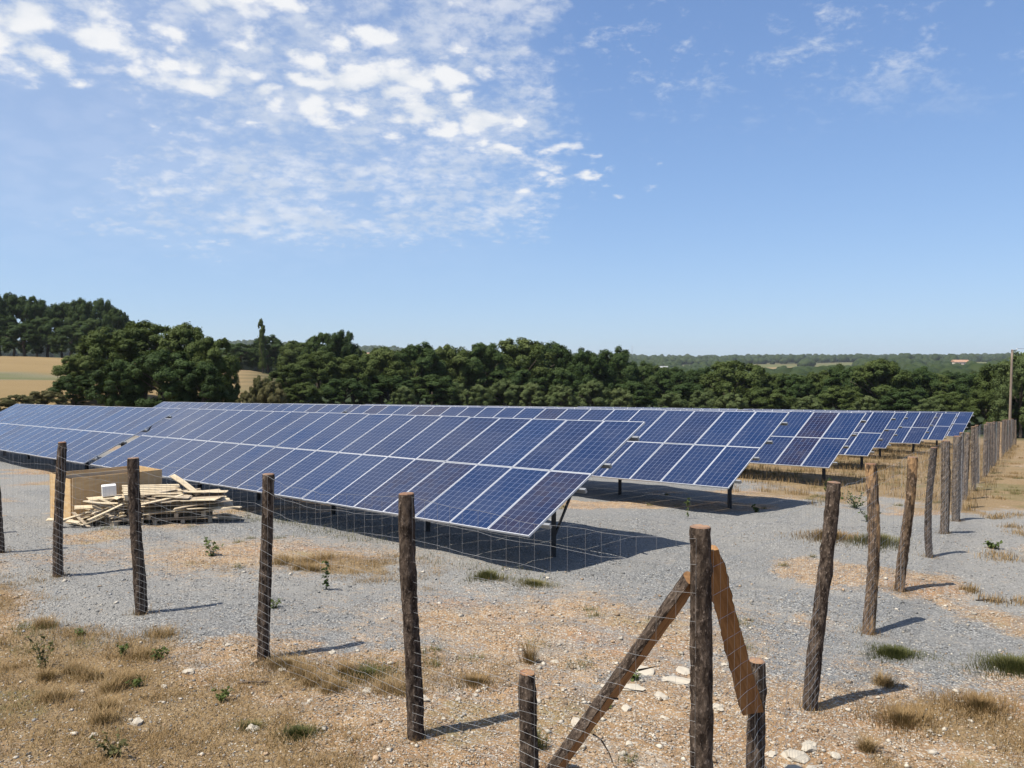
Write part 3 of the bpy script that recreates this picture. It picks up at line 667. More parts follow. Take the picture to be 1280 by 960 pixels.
def pallet(loc, rz, tilt, label, mat, L=1.2, Wd=0.9):
    r = empty('pallet', loc, rz); r.rotation_euler = (tilt[0], tilt[1], rz); tag(r, label, 'pallet', 'pallets in the scrap heap')
    for k in range(6): MB().box((0, -Wd/2+0.055+k*(Wd-0.11)/5, 0.125), (L, 0.10, 0.02)).build('deck_board', mat, r)
    for k in range(3): MB().box((-L/2+0.06+k*(L-0.12)/2, 0, 0.0625), (0.09, Wd-0.01, 0.095)).build('bearer', mat, r)
    for k in range(3): MB().box((0, -Wd/2+0.06+k*(Wd-0.12)/2, 0.004), (L-0.01, 0.10, 0.018)).build('bottom_board', mat, r)
    return r
pz = lambda x, y: g1(x, y)
pallet((-7.75, 19.45, pz(-7.75, 19.45)+0.01), 0.35, (0, 0), 'wooden pallet lying flat at the bottom of the scrap heap', M_WEATH, 1.3, 1.0)
pallet((-8.75, 19.05, pz(-8.75, 19.05)+0.02), 0.75, (0, 0.03), 'wooden pallet lying at the bottom of the heap next to the crate', M_WEATH, 1.2, 1.0)
pallet((-7.8, 19.4, pz(-7.8, 19.4)+0.17), 0.2, (0.02, -0.02), 'wooden pallet stacked second in the scrap heap', M_WEATH, 1.3, 1.0)
pallet((-8.42, 19.3, pz(-8.4, 19.3)+0.62), 0.50, (0.14, 0.05), 'pale slatted pallet tilted on top of the scrap heap', M_PALE, 1.25, 0.85)
rp = random.Random(21)
def board(cx_, cy_, zc, L, w, th, rz, tx, ty, mat, lab='broken pale board in the scrap wood heap beside the crate', name='wooden_board'):
    mb = MB(); N = 6
    rag0 = rp.uniform(-0.04, 0.04); bow = rp.uniform(-0.03, 0.03)
    for i in range(N):
        x = -L/2+L*i/(N-1)+(rag0 if i in (0, N-1) else 0); zz = bow*(1-(2*i/(N-1)-1)**2)
        for yy, z_ in ((-w/2, -th/2), (w/2, -th/2), (w/2, th/2), (-w/2, th/2)):
            mb.v.append((x+(rp.uniform(-0.05, 0.05) if i in (0, N-1) else 0), yy*(1+rp.uniform(-0.05, 0.05)), z_+zz))
    for i in range(N-1):
        for k in range(4): mb.f.append((i*4+k, i*4+(k+1) % 4, (i+1)*4+(k+1) % 4, (i+1)*4+k))
    mb.f.append((0, 1, 2, 3)); e = (N-1)*4; mb.f.append((e+3, e+2, e+1, e))
    o = mb.build(name, mat); o.location = (cx_, cy_, zc); o.rotation_euler = (tx, ty, rz)
    tag(o, lab, 'board', 'boards in the scrap heap'); return o
for k in range(7):
    x = -7.75+rp.uniform(-0.25, 0.3); y = 19.35+rp.uniform(-0.12, 0.12)
    board(x, y, pz(x, y)+0.33+0.045*k, rp.uniform(1.5, 2.1), rp.uniform(0.7, 0.95), 0.014, 0.2+rp.uniform(-0.25, 0.25), rp.uniform(-0.04, 0.06), rp.uniform(-0.05, 0.05), rp.choice([M_PALE, M_WEATH, M_PALE]),
          'thin wide plywood sheet stacked in the scrap heap', 'plywood_sheet')
for k in range(46):                      # splintered heap by the crate
    a = rp.uniform(0, 1); x = -9.35+rp.gauss(0, 0.34); y = 18.72+rp.gauss(0, 0.20)+(x+9.35)*0.25; z = pz(x, y)+0.06+rp.random()**1.2*0.52*math.exp(-((x+9.1)/0.7)**2)
    board(x, y, z, rp.uniform(0.35, 0.95), rp.uniform(0.07, 0.14), rp.uniform(0.016, 0.024), rp.uniform(-0.9, 1.2), rp.uniform(-0.5, 0.5), rp.uniform(-0.45, 0.45), rp.choice([M_PALE, M_PALE, M_WEATH]))
for k in range(14):
    x = -8.7+rp.uniform(-0.5, 0.9); y = 18.85+rp.uniform(-0.15, 0.35); z = pz(x, y)+0.2+rp.random()*0.42
    board(x, y, z, rp.uniform(0.7, 1.3), rp.uniform(0.08, 0.13), 0.02, rp.uniform(0.1, 0.9), rp.uniform(-0.15, 0.15), rp.uniform(-0.18, 0.18), rp.choice([M_PALE, M_WEATH]))
for k in range(7):
    x = -7.0+rp.gauss(0, 0.28); y = 19.85+rp.gauss(0, 0.16)
    board(x, y, pz(x, y)+0.04+rp.random()*0.10, rp.uniform(0.3, 0.6), rp.uniform(0.06, 0.12), 0.02, rp.uniform(-1, 1), rp.uniform(-0.2, 0.2), rp.uniform(-0.15, 0.15), M_PALE)
for k in range(22):                      # slabs that round the heap off on top
    x = -8.05+rp.gauss(0, 0.5); y = 19.30+rp.uniform(-0.25, 0.25); z = pz(x, y)+0.30+0.34*math.exp(-((x+8.2)/0.75)**2)+rp.uniform(0, 0.08)
    board(x, y, z, rp.uniform(0.6, 1.3), rp.uniform(0.10, 0.26), 0.018, rp.uniform(-0.4, 0.8), rp.uniform(-0.12, 0.12), rp.uniform(-0.12, 0.12), rp.choice([M_PALE, M_PALE, M_WEATH]))
board(-7.75, 19.55, pz(-7.75, 19.55)+0.86, 0.85, 0.14, 0.022, -0.35, 0.3, 0.5, M_PALE, 'pale plank leaning up at a slant on the heap')
board(-7.25, 19.5, pz(-7.25, 19.5)+0.72, 0.95, 0.42, 0.014, 0.15, -0.06, 0.03, M_PALE, 'pale offcut of sheet sticking out over the heap toward the solar table')
wb = MB().box((0, 0, 0.13), (0.30, 0.24, 0.25)).build('foam_block', M_FOAM, bevel=0.012); wb.location = (-9.25, 18.95, pz(-9.25, 18.95)+0.62); wb.rotation_euler = (0.03, -0.04, 0.5); tag(wb, 'white foam block sitting on the scrap heap next to the crate', 'block')
board(-9.15, 18.98, pz(-9.2, 18.95)+0.60, 1.0, 0.40, 0.02, 0.5, 0.03, -0.04, M_PALE, 'short wide board under the white foam block')

# ================================================================== UTILITY POLE
M_POLE = sawn_material('grey_pole_wood', (0.20, 0.15, 0.115), (0.33, 0.265, 0.21), (16, 16, 1.2), (0.1, 0.07, 0.05))
M_WHITE = simple('white_enamel', (0.8, 0.8, 0.8), 0.4, 0, 0.03)
def px(u, d): return Vector(((u-640)/1035.0*d, d))
q = px(1262.5, 72); zg = g1(q.x, q.y); ptop = CZ+(455-437)/1035*72
up = empty('utility_pole', (q.x, q.y, zg)); tag(up, 'tall grey wooden utility pole at the far end of the long fence', 'utility pole')
Hh = ptop-zg
link('pole', MB().tube([(0.16*f, 0, -0.6+(Hh+0.6)*f) for f in np.linspace(0, 1, 9)], [0.125-0.04*f for f in np.linspace(0, 1, 9)], 14).mesh('pole', True), M_POLE, up)
MB().bar((0.05, -0.05, Hh-0.10), (0.55, -0.05, Hh-0.03), 0.06, 0.06).build('bracket', M_DARKST, up)
MB().tube([(0.55, -0.05, Hh-0.02), (0.55, -0.05, Hh+0.05), (0.55, -0.05, Hh+0.06), (0.55, -0.05, Hh+0.13)], [0.05, 0.05, 0.035, 0.04], 10).build('insulator', M_WHITE, up)
MB().box((0.02, -0.165, 1.9), (0.14, 0.012, 0.32)).build('marker_plate', M_WHITE, up)
w0 = Vector((q.x+0.55, q.y-0.05, ptop+0.10)); w1 = Vector((q.x+34, q.y-14, ptop+0.6))
pts = [w0.lerp(w1, f)-Vector((0, 0, 3.2*f*(1-f)))-w0 for f in np.linspace(0, 1, 24)]
ow = MB().tube(pts, 0.012, 5, False).build('overhead_wire', M_BLACK); ow.location = w0; tag(ow, 'thin dark overhead wire running off the utility pole', 'wire')

# ================================================================== TREES
def leaf_material(name, c0, c1, c2):
    m, t, b, o = newmat(name); tn = t.attr('tone'); r = t.rnd()
    f = t.math('ADD', t.math('MULTIPLY', tn, 0.55), t.math('MULTIPLY', r, 0.45), clamp=True)
    c = t.ramp(f, [(0.0, c0), (0.5, c1), (1.0, c2)]); t.l(c, b.inputs['Base Color']); b.inputs['Roughness'].default_value = 0.7; b.inputs['Specular IOR Level'].default_value = 0.15
    tr = t.n('ShaderNodeBsdfTranslucent'); t.l(t.mix(0.5, c, (0.12, 0.16, 0.02)), tr.inputs[0]); ms_ = t.n('ShaderNodeMixShader'); ms_.inputs[0].default_value = 0.20
    t.l(b.outputs[0], ms_.inputs[1]); t.l(tr.outputs[0], ms_.inputs[2]); t.l(ms_.outputs[0], o.inputs[0]); return m
LEAF = [leaf_material('leaf_dark', (0.028, 0.050, 0.014), (0.050, 0.084, 0.022), (0.092, 0.128, 0.038)),
        leaf_material('leaf_mid', (0.046, 0.068, 0.017), (0.082, 0.112, 0.028), (0.140, 0.168, 0.050)),
        leaf_material('leaf_pale', (0.070, 0.098, 0.034), (0.115, 0.150, 0.052), (0.165, 0.195, 0.075)),
        leaf_material('leaf_olive', (0.070, 0.075, 0.028), (0.120, 0.115, 0.045), (0.180, 0.160, 0.07))]
LEAF_FAR = leaf_material('leaf_far', (0.020, 0.036, 0.012), (0.032, 0.052, 0.016), (0.050, 0.072, 0.022))
M_TRUNK = bark_material('tree_bark', (0.05, 0.04, 0.03), (0.16, 0.13, 0.10), (0.2, 0.16, 0.12), -0.1)
def leaves_np(P, N, size, rng, tone):
    n = len(P); N = N/np.linalg.norm(N, axis=1, keepdims=True); a = rng.normal(size=(n, 3)); a -= N*(a*N).sum(1, keepdims=True); a /= np.linalg.norm(a, axis=1, keepdims=True); b_ = np.cross(N, a)
    s = size[:, None]; V = np.stack([P-a*s, P+b_*s*0.55+N*s*0.12, P+a*s, P-b_*s*0.55+N*s*0.12], 1).reshape(-1, 3)
    F = np.arange(4*n).reshape(n, 4); return V, F, np.repeat(tone, 4)
def crown(seed, H=8.0, R=3.4, low=0.16, nb=95, per=420, cone=0.0):
    rng = np.random.default_rng(seed); Ps = []; Ns = []; T = []; Sz = []
    cz_ = H*(0.5+low/2); hz = H*(0.5-low/2)
    nl = 17 if not cone else 16
    lobes = []
    for k in range(nl):
        if cone: f = (k+0.5)/nl; lobes.append((np.array([rng.normal(0, 0.12)*R, rng.normal(0, 0.12)*R, H*(low+(0.94-low)*f)]), R*(1-cone*f)*0.75))
        else:
            an = 2.39996*k+rng.uniform(-0.4, 0.4); f = k/(nl-1); lr = R*rng.uniform(0.28, 0.44)
            rad = (R-lr)*math.sqrt(max(0.03, 1-((f-0.32)/0.72)**2))*rng.uniform(0.75, 1.08)
            zc = low*H+lr*0.8+(f**0.8)*(H-low*H-lr*1.8); lobes.append((np.array([rad*np.cos(an), rad*np.sin(an), zc]), lr))
    for c0, lr in lobes:
        ltone = rng.uniform(0.25, 0.75); ns = int(nb/nl*2.6)
        for k in range(ns):
            d = rng.normal(size=3); d /= np.linalg.norm(d)
            if d[2] < -0.5: d[2] = -d[2]
            sr = lr*rng.uniform(0.20, 0.36); c = c0+d*lr*rng.uniform(0.55, 0.88)*np.array([1, 1, 1.0]); n = int(per*0.42*(sr/(0.28*lr))**2)
            q = rng.normal(size=(n, 3)); q /= np.linalg.norm(q, axis=1, keepdims=True)
            rr_ = sr*(rng.uniform(0.35, 1.12, n)**0.6)*np.where(rng.random(n) < 0.22, rng.uniform(1.0, 1.55, n), 1.0)
            Ps.append(c+q*rr_[:, None]); Ns.append(q*0.7+d*0.7+rng.normal(0, 0.45, (n, 3))+np.array([0, 0, 0.15])); bt = ltone+rng.uniform(-0.15, 0.15)
            T.append(np.clip(bt+rng.normal(0, 0.10, n), 0, 1)); Sz.append(rng.uniform(0.065, 0.125, n))
    V, F, tn = leaves_np(np.concatenate(Ps), np.concatenate(Ns), np.concatenate(Sz), rng, np.concatenate(T))
    V[:, 2] = np.maximum(V[:, 2], 0.02)
    me = npmesh('crown', V, F, {'tone': ('FLOAT', tn)}); me.materials.append(LEAF[0]); return me
def trunk(seed, H=8.0, R=3.4):
    rng = random.Random(seed); mb = MB(); z1 = H*0.55
    mb.tube([(0.15*math.sin(f*3+seed), 0.12*math.sin(f*2.2+seed*2), -0.5+(z1+0.5)*f) for f in np.linspace(0, 1, 7)], [0.24-0.16*f for f in np.linspace(0, 1, 7)], 9)
    for k in range(6):
        a = rng.uniform(0, 6.28); zb = H*rng.uniform(0.2, 0.45); L = R*rng.uniform(0.5, 0.75)
        mb.tube([(0.1+L*f*math.cos(a), L*f*math.sin(a), zb+H*0.28*f**0.8) for f in np.linspace(0, 1, 5)], [0.10-0.075*f for f in np.linspace(0, 1, 5)], 6)
    me = mb.mesh('trunk', True); me.materials.append(M_TRUNK); return me
CROWNS = [crown(100+i) for i in range(5)]; BUSH = [crown(140+i, low=0.02, nb=90, per=420) for i in range(4)]; POPL = crown(170, R=1.7, low=0.05, nb=110, per=160, cone=0.5)
TRUNKS = [trunk(i) for i in range(4)]
TLAB = [('broadleaf_tree', 'dark green broadleaf tree in the wood behind the solar rows', 'trees of the wood behind the solar rows'),
        ('broadleaf_tree', 'mid green broadleaf tree in the wood behind the solar rows', 'trees of the wood behind the solar rows'),
        ('willow_bush', 'pale green bushy willow at the front edge of the wood', 'pale willows at the edge of the wood'),
        ('scrub_bush', 'olive green scrub bush low at the edge of the field', 'scrub bushes at the field edge')]
rt = random.Random(5)
SECT = [(360, 'near the poplar'), (460, 'below the hilltop farmhouse'), (560, 'left of the willows'), (700, 'behind the willows'), (800, 'below the radio mast'), (890, 'below the clay-roofed house'), (1070, 'below the tan hillside field'), (1180, 'below the green hillside fields'), (1240, 'below the tan-field farmhouse'), (9999, 'beside the utility pole')]
def wlabel(u, d, kind, H):
    lay = 'fronting the wood' if d < 131 else 'halfway into the wood' if d < 175 else 'deep in the wood' if d < 260 else 'far into the wood'
    return '%s green %s tree %s, %s' % (('dark', 'mid')[kind], 'tall' if H > 10.5 else 'low' if H < 7 else 'broad', lay, [t_ for a_, t_ in SECT if u < a_][0].replace('left of', 'next to'))
def tree(u, d, vtop, wpx, kind, lab=None, name=None, cat='tree', group=None, bush=False, me=None, sink=0.0):
    p = px(u, d); zg = g1(p.x, p.y)-sink; top = CZ+(455-vtop)/1035.0*d; H = max(1.2, (top-zg)*1.05); w = wpx/1035.0*d
    r = empty(name or TLAB[kind][0], (p.x, p.y, zg), rt.uniform(0, 6.28)); r.scale = (w/7.0, w/7.0, H/8.0)
    tag(r, lab or (wlabel(u, d, kind, H) if kind < 2 else TLAB[kind][1].replace('at the front edge of the wood', 'fronting the wood, '+[t_ for a_, t_ in SECT if u < a_][0].replace('left of', 'next to').replace('behind the willows', 'under the highest crowns'))), cat, group or TLAB[kind][2])
    src = me or (rt.choice(BUSH) if bush else rt.choice(CROWNS))
    c = bpy.data.objects.new('crown', src); C.objects.link(c); c.parent = r; c.material_slots[0].link = 'OBJECT'; c.material_slots[0].material = LEAF[kind]
    tk = bpy.data.objects.new('trunk', rt.choice(TRUNKS)); C.objects.link(tk); tk.parent = r
    return r
# wood on the rise at the left
for u, v, w, d in [(-75, 372, 60, 195), (-40, 370, 58, 205), (-8, 371, 56, 198), (18, 369, 50, 206), (48, 374, 48, 200), (78, 380, 46, 204), (103, 376, 46, 198), (128, 376, 44, 206), (148, 388, 40, 200), (163, 402, 30, 202),
                   (0, 395, 60, 190), (60, 398, 60, 190), (115, 400, 56, 190), (-60, 395, 60, 190), (30, 405, 60, 186), (88, 408, 56, 187), (140, 410, 40, 190)]:
    tree(u, d, v, w, 0, 'dark tall tree in the wood above the stubble field', group='trees above the stubble field', bush=v > 390)
# big clump by the near field edge
for u, v, w, d, k in [(135, 414, 100, 76, 1), (180, 404, 108, 79, 1), (232, 407, 100, 77, 1), (262, 424, 80, 74, 1), (102, 446, 76, 73, 1), (205, 440, 110, 70, 0), (150, 452, 90, 69, 0), (255, 455, 80, 70, 0), (90, 470, 60, 70, 0), (278, 452, 46, 76, 1)]:
    tree(u, d, v, w, k, 'rounded leafy tree in the big clump beside the stubble field' if k else 'dark leafy tree low in the big clump beside the stubble field', group='trees of the clump by the stubble field', bush=True)
for u, v, w, d in [(55, 489, 56, 66), (20, 494, 50, 64), (326, 473, 38, 74), (340, 479, 44, 73), (308, 491, 34, 72), (-20, 496, 50, 62)]:
    tree(u, d, v, w, 3, cat='bush', bush=True)
tree(328, 190, 401, 30, 1, 'slim pointed poplar rising above the wood', 'poplar_tree', group='single poplar', me=POPL)
T0 = [(300, 430, 56, 205, 0), (335, 421, 58, 205, 0), (372, 428, 56, 200, 0), (402, 418, 58, 150, 0), (428, 415, 54, 148, 0), (366, 456, 80, 92, 1), (398, 441, 92, 98, 1), (440, 446, 86, 100, 1), (478, 439, 90, 104, 1), (522, 432, 88, 112, 0),
      (562, 434, 80, 116, 1), (602, 431, 84, 118, 0), (652, 425, 118, 122, 1), (692, 430, 80, 126, 0), (734, 440, 76, 124, 0), (768, 438, 74, 126, 0), (800, 455, 66, 128, 0), (838, 462, 66, 126, 0), (878, 462, 60, 122, 0), (918, 453, 100, 116, 1),
      (958, 467, 66, 118, 1), (992, 470, 66, 116, 0), (1024, 466, 64, 118, 1), (1056, 459, 76, 116, 0), (1100, 451, 104, 112, 1), (1148, 462, 76, 112, 0), (1182, 474, 70, 110, 1), (1212, 470, 64, 106, 0), (1252, 455, 84, 94, 1), (1292, 440, 90, 88, 1), (1330, 430, 90, 86, 0),
      (540, 470, 90, 108, 0), (640, 462, 90, 116, 0), (700, 462, 86, 118, 0), (790, 478, 80, 118, 0), (860, 480, 76, 114, 0), (960, 486, 76, 110, 1), (1050, 484, 80, 108, 1), (1130, 486, 80, 106, 0), (1190, 492, 70, 102, 1), (430, 474, 80, 92, 0), (378, 480, 62, 88, 1), (1232, 488, 56, 92, 1), (1270, 492, 66, 86, 0), (485, 470, 80, 100, 0)]
for u, v, w, d, k in T0: tree(u, d, v, w, k, bush=True)
for u, v, w, d in [(568, 479, 52, 108), (598, 482, 50, 106), (630, 475, 56, 112), (664, 480, 52, 112), (700, 482, 50, 112), (742, 476, 60, 114), (776, 486, 44, 114), (505, 484, 44, 96), (880, 488, 46, 110), (915, 492, 50, 108), (1010, 496, 46, 106), (1085, 496, 46, 104), (1165, 498, 50, 100), (840, 492, 50, 110)]:
    tree(u, d, v, w, 2, cat='bush', bush=True)
tree(1276, 84, 448, 74, 2, 'light green broad tree right behind the utility pole', 'broadleaf_tree', group='trees by the utility pole', bush=True)
# deeper layers of the wood in the valley
for d0, d1, n, tv in [(135, 170, 34, 0), (180, 250, 40, 0), (270, 420, 50, 0)]:
    for k in range(n):
        u = 345+955*(k+rt.uniform(0.1, 0.9))/n; d = rt.uniform(d0, d1); p = px(u, d); zg = g1(p.x, p.y)
        H = rt.uniform(8.5, 12.0); v = 455-(zg+H-CZ)/1035*0+0; vt = 455-(zg+H-CZ)*1035/d
        cap = np.interp(u, [290, 440, 520, 650, 780, 860, 1000, 1280], [425, 428, 438, 434, 450, 464, 468, 462])
        vt = max(vt, cap+rt.uniform(0, 6)); tree(u, d, vt, rt.uniform(7.5, 11.0)*1035/d, rt.choice([0, 1, 1]))

# far woodland on the slopes beyond: one mass of small canopies
rng = np.random.default_rng(77)
N = 15000; d = np.exp(rng.uniform(np.log(400), np.log(3800), N)); u = rng.uniform(-80, 1360, N); x = (u-640)/1035*d; y = d
PATCH = [('s', 925, 1070, 900, 1230), ('s', 1150, 1245, 950, 1230), ('s', 815, 850, 1000, 1150), ('s', 852, 880, 760, 900), ('g', 1015, 1112, 1290, 1640), ('g', 1192, 1320, 1290, 1640), ('g', 930, 1000, 1310, 1560), ('g', 850, 905, 1250, 1450), ('s', 440, 475, 1500, 1900), ('g', 700, 760, 1500, 1800)]
keep = np.ones(N, bool)
for ty, a0, a1, r0, r1 in PATCH: keep &= ~((u > a0) & (u < a1) & (d > r0*0.88) & (d < r1))
keep &= ~((u < 290) & (d < 900)); x, y, d = x[keep], y[keep], d[keep]; n = len(x)
z = gz(x, y); R_ = rng.uniform(3.5, 6.5, n)*(1+d/3500); Ht = R_*rng.uniform(1.2, 1.9, n)
th = np.linspace(0, 2*np.pi, 7, endpoint=False); rings = [(0.75, 0.05), (1.0, 0.35), (0.85, 0.68), (0.45, 0.92)]
V = []
for rf, hf in rings:
    jr = rng.uniform(0.7, 1.25, (n, 7)); V.append(np.stack([x[:, None]+R_[:, None]*rf*jr*np.cos(th), y[:, None]+R_[:, None]*rf*jr*np.sin(th), z[:, None]+Ht[:, None]*(hf+rng.uniform(-0.07, 0.07, (n, 7)))], -1))
V.append(np.stack([x[:, None]+rng.normal(0, 0.6, (n, 1)), y[:, None], z[:, None]+Ht[:, None]], -1)); V = np.concatenate(V, 1); nv = V.shape[1]
fq = [(a*7+k, a*7+(k+1) % 7, (a+1)*7+(k+1) % 7, (a+1)*7+k) for a in range(3) for k in range(7)]+[(21+k, 21+(k+1) % 7, 28, 28) for k in range(7)]
tri = []
for a in fq:
    tri.append(a[:3])
    if a[3] != a[2]: tri.append((a[0], a[2], a[3]))
F = (np.arange(n)[:, None, None]*nv+np.array(tri)[None]).reshape(-1, 3)
tn = np.repeat(rng.uniform(0, 1, n), nv)+rng.normal(0, 0.12, n*nv)
fw = link('distant_woodland', npmesh('distant_woodland', V.reshape(-1, 3), F, {'tone': ('FLOAT', np.clip(tn, 0, 1))}), LEAF_FAR); tag(fw, 'dark woodland covering the far slopes and hills', 'woodland', kind='stuff')
# paint the open fields of the far slopes into the ground's cover map
ug = 640+1035*XX/np.maximum(YY, 1); st = straw.copy(); gr = grassf.copy(); hm = hill > 0.5
st[hm] = 0; gr[hm] = 0
for ty, a0, a1, r0, r1 in PATCH:
    sel = (YY > 1) & (ug > a0) & (ug < a1) & (YY > r0) & (YY < r1)
    if ty == 's': st[sel] = 1
    else: gr[sel] = 1
gme.attributes['m_straw'].data.foreach_set('value', st.astype(np.float32)); gme.attributes['m_grass'].data.foreach_set('value', gr.astype(np.float32))
gme.attributes['m_wood'].data.foreach_set('value', np.clip(np.maximum(wood, hill)-np.maximum(st, gr), 0, 1).astype(np.float32))

# far houses
M_WALL = simple('cream_render', (0.62, 0.55, 0.45), 0.9, 0, 0.08, 0.5); M_TILE = simple('clay_tile', (0.42, 0.24, 0.15), 0.9, 0, 0.2, 0.8); M_SHED = simple('grey_sheet_roof', (0.34, 0.345, 0.34), 0.6, 0, 0.1, 0.4); M_PANE = simple('dark_window', (0.03, 0.035, 0.04), 0.2, 0, 0.1)
def house(u, d, L, Wd, H, rh, rz, roofm, label):
    p = px(u, d); r = empty('house', (p.x, p.y, g1(p.x, p.y)+2.0), rz); tag(r, label, 'house', 'buildings on the far slope')
    MB().box((0, 0, H/2-2), (L, Wd, H+4)).build('wall', M_WALL, r)
    mb = MB(); e = 0.5; mb.v = [(-L/2-e, -Wd/2-e, H+0.01), (L/2+e, -Wd/2-e, H+0.01), (L/2+e, Wd/2+e, H+0.01), (-L/2-e, Wd/2+e, H+0.01), (-L/2-e, 0, H+rh), (L/2+e, 0, H+rh)]
    mb.f = [(0, 1, 5, 4), (2, 3, 4, 5), (1, 2, 5), (3, 0, 4), (3, 2, 1, 0)]; mb.build('roof', roofm, r)
    for k in range(4): MB().box((-L*0.36+k*L*0.24, -Wd/2-0.03, H*0.55), (1.1, 0.08, 1.5)).build('window', M_PANE, r)
house(826, 1040, 17, 9, 3.5, 2.2, 0.2, M_SHED, 'pale grey-roofed farm shed on the far wooded slope')
house(858, 820, 14, 9, 5, 3, -0.3, M_TILE, 'clay-roofed house among trees below the grey-roofed shed')
house(850, 830, 9, 7, 4, 2.5, 0.5, M_TILE, 'small clay-roofed outbuilding beside the clay-roofed house')
house(455, 1700, 40, 14, 6, 5, 0.1, M_TILE, 'long cream farmhouse on the hill behind the tall oaks')
house(502, 1650, 16, 10, 6, 5, 0.6, M_WALL, 'small cream gabled house on the hill ridge')
house(1200, 1150, 22, 10, 5, 3, 0.1, M_TILE, 'clay-roofed farmhouse beside the tan field near the utility pole')
p = px(790, 2400); ms = empty('radio_mast', (p.x, p.y, g1(p.x, p.y))); tag(ms, 'thin radio mast standing on the far ridge', 'mast')
MB().tube([(0, 0, -1), (0, 0, 20), (0, 0, 42)], [0.9, 0.6, 0.35], 6).build('tower', M_GALV, ms); MB().box((0, 0, 39), (2.0, 2.0, 2.0)).build('antenna', M_WHITE, ms)

# ================================================================== GROUND COVER
def nears(n, x0, x1, y0, y1, seed): r = np.random.default_rng(seed); return r.uniform(x0, x1, n), r.uniform(y0, y1, n), r
def cover(x, y):
    """interpolated soil / dry maps"""
    fx = np.interp(x, gx, np.arange(len(gx))).astype(int); fy = np.interp(y, gy, np.arange(len(gy))).astype(int); k = fy*nj+fx
    return soil[k], dry[k], meadow[k]
def infront(x, y, m=1.03): u = np.abs(x)/np.maximum(y, 0.1); return (u < 0.63*m)
# loose stones: even in apparent size, so many close up and few far away
def stones(name, n, dmin, dmax, smin, smax, seed, label, kind='gravel'):
    r = np.random.default_rng(seed); d = np.exp(r.uniform(np.log(dmin), np.log(dmax), n)); x = r.uniform(-0.65, 0.65, n)*d; y = d
    so, dr_, me_ = cover(x, y); lime = r.random(n) < (0.05+0.5*so*np.where(x > -1.5, 1.15, 0.32)); s = np.exp(r.uniform(np.log(smin), np.log(smax), n))*np.where(lime, 1.25, 0.85)*(0.75+0.25*d/6)
    z = gz(x, y); base = np.array([[1, 0, 0], [0.3, 0.95, 0], [-0.8, 0.55, 0.1], [-0.75, -0.6, 0], [0.35, -0.9, 0.05], [0.15, 0.1, 0.75], [-0.2, -0.15, -0.6]]); tr = [(0, 1, 5), (1, 2, 5), (2, 3, 5), (3, 4, 5), (4, 0, 5), (1, 0, 6), (2, 1, 6), (3, 2, 6), (4, 3, 6), (0, 4, 6)]
    a = r.uniform(0, 6.28, n); B = base[None]+r.normal(0, 0.18, (n, 7, 3)); B[:, :, 0] *= r.uniform(0.7, 1.3, (n, 1)); B[:, :, 2] *= r.uniform(0.5, 1.0, (n, 1))
    ca, sa = np.cos(a)[:, None], np.sin(a)[:, None]; bx = B[:, :, 0]*ca-B[:, :, 1]*sa; by = B[:, :, 0]*sa+B[:, :, 1]*ca
    V = np.stack([x[:, None]+bx*s[:, None], y[:, None]+by*s[:, None], z[:, None]+B[:, :, 2]*s[:, None]+s[:, None]*0.18], -1).reshape(-1, 3)
    F = (np.arange(n)[:, None, None]*7+np.array(tr)[None]).reshape(-1, 3)
    g = r.uniform(0.13, 0.36, n)[:, None]*np.array([[1, 0.99, 0.955]]); lm = r.uniform(0.36, 0.62, n)[:, None]*np.array([[1.0, 0.90, 0.74]]); tan = r.uniform(0.25, 0.48, n)[:, None]*np.array([[1.0, 0.72, 0.47]])
    brown = r.uniform(0.14, 0.34, n)[:, None]*np.array([[1.0, 0.76, 0.52]]); g = np.where(((so > 0.45) & (r.random(n) < 0.75))[:, None], brown, g)
    col = np.where(lime[:, None], np.where((r.random(n) < 0.4)[:, None], tan, lm), g); col = np.c_[col, np.ones(n)]
    o = link(name, npmesh(name, V, F, {'Col': ('FLOAT_COLOR', np.repeat(col, 7, 0))}), M_STONE); tag(o, label, 'gravel', kind='stuff'); return o
m, t, b, o = newmat('loose_stone'); nn = t.noise(t.pos(), 60, 4); t.l(t.mix(nn, t.mix(1.0, t.attr('Col', 'Color'), (0.75, 0.75, 0.75), 'MULTIPLY'), t.mix(1.0, t.attr('Col', 'Color'), (1.2, 1.2, 1.2), 'MULTIPLY')), b.inputs['Base Color']); b.inputs['Roughness'].default_value = 0.9; b.inputs['Specular IOR Level'].default_value = 0.2
M_STONE = m
stones('loose_gravel', 95000, 5.0, 20.0, 0.0045, 0.0125, 5, 'loose grey gravel chips and limestone crumbs strewn over the ground')
stones('limestone_rubble', 2600, 5.0, 15.0, 0.012, 0.030, 6, 'scattered limestone rubble lying over soil and gravel')
# single pale rocks
M_LIME = simple('limestone', (0.47, 0.42, 0.34), 0.95, 0, 0.25, 9, 0.6, 0.1)
def rock(x, y, sx, sy, sz, seed, label, grp='pale limestone rocks'):
    bm = bmesh.new(); bmesh.ops.create_icosphere(bm, subdivisions=2, radius=1.0); r = random.Random(seed); ph = [r.uniform(0, 6) for _ in range(6)]
    for v in bm.verts:
        c = v.co.copy(); k = 1+0.22*math.sin(c.x*3+ph[0])*math.sin(c.y*3+ph[1])+0.16*math.sin(c.z*5+ph[2]+c.x*4)+r.uniform(-0.16, 0.16); v.co = Vector((c.x*k*sx, c.y*k*sy, max(-0.45, c.z*k)*sz))
    me = bpy.data.meshes.new('limestone_rock'); bm.to_mesh(me); bm.free(); o = link('limestone_rock', me, M_LIME); o.location = (x, y, g1(x, y)+sz*0.25); o.rotation_euler = (0, 0, r.uniform(0, 6)); tag(o, label, 'rock', grp); return o
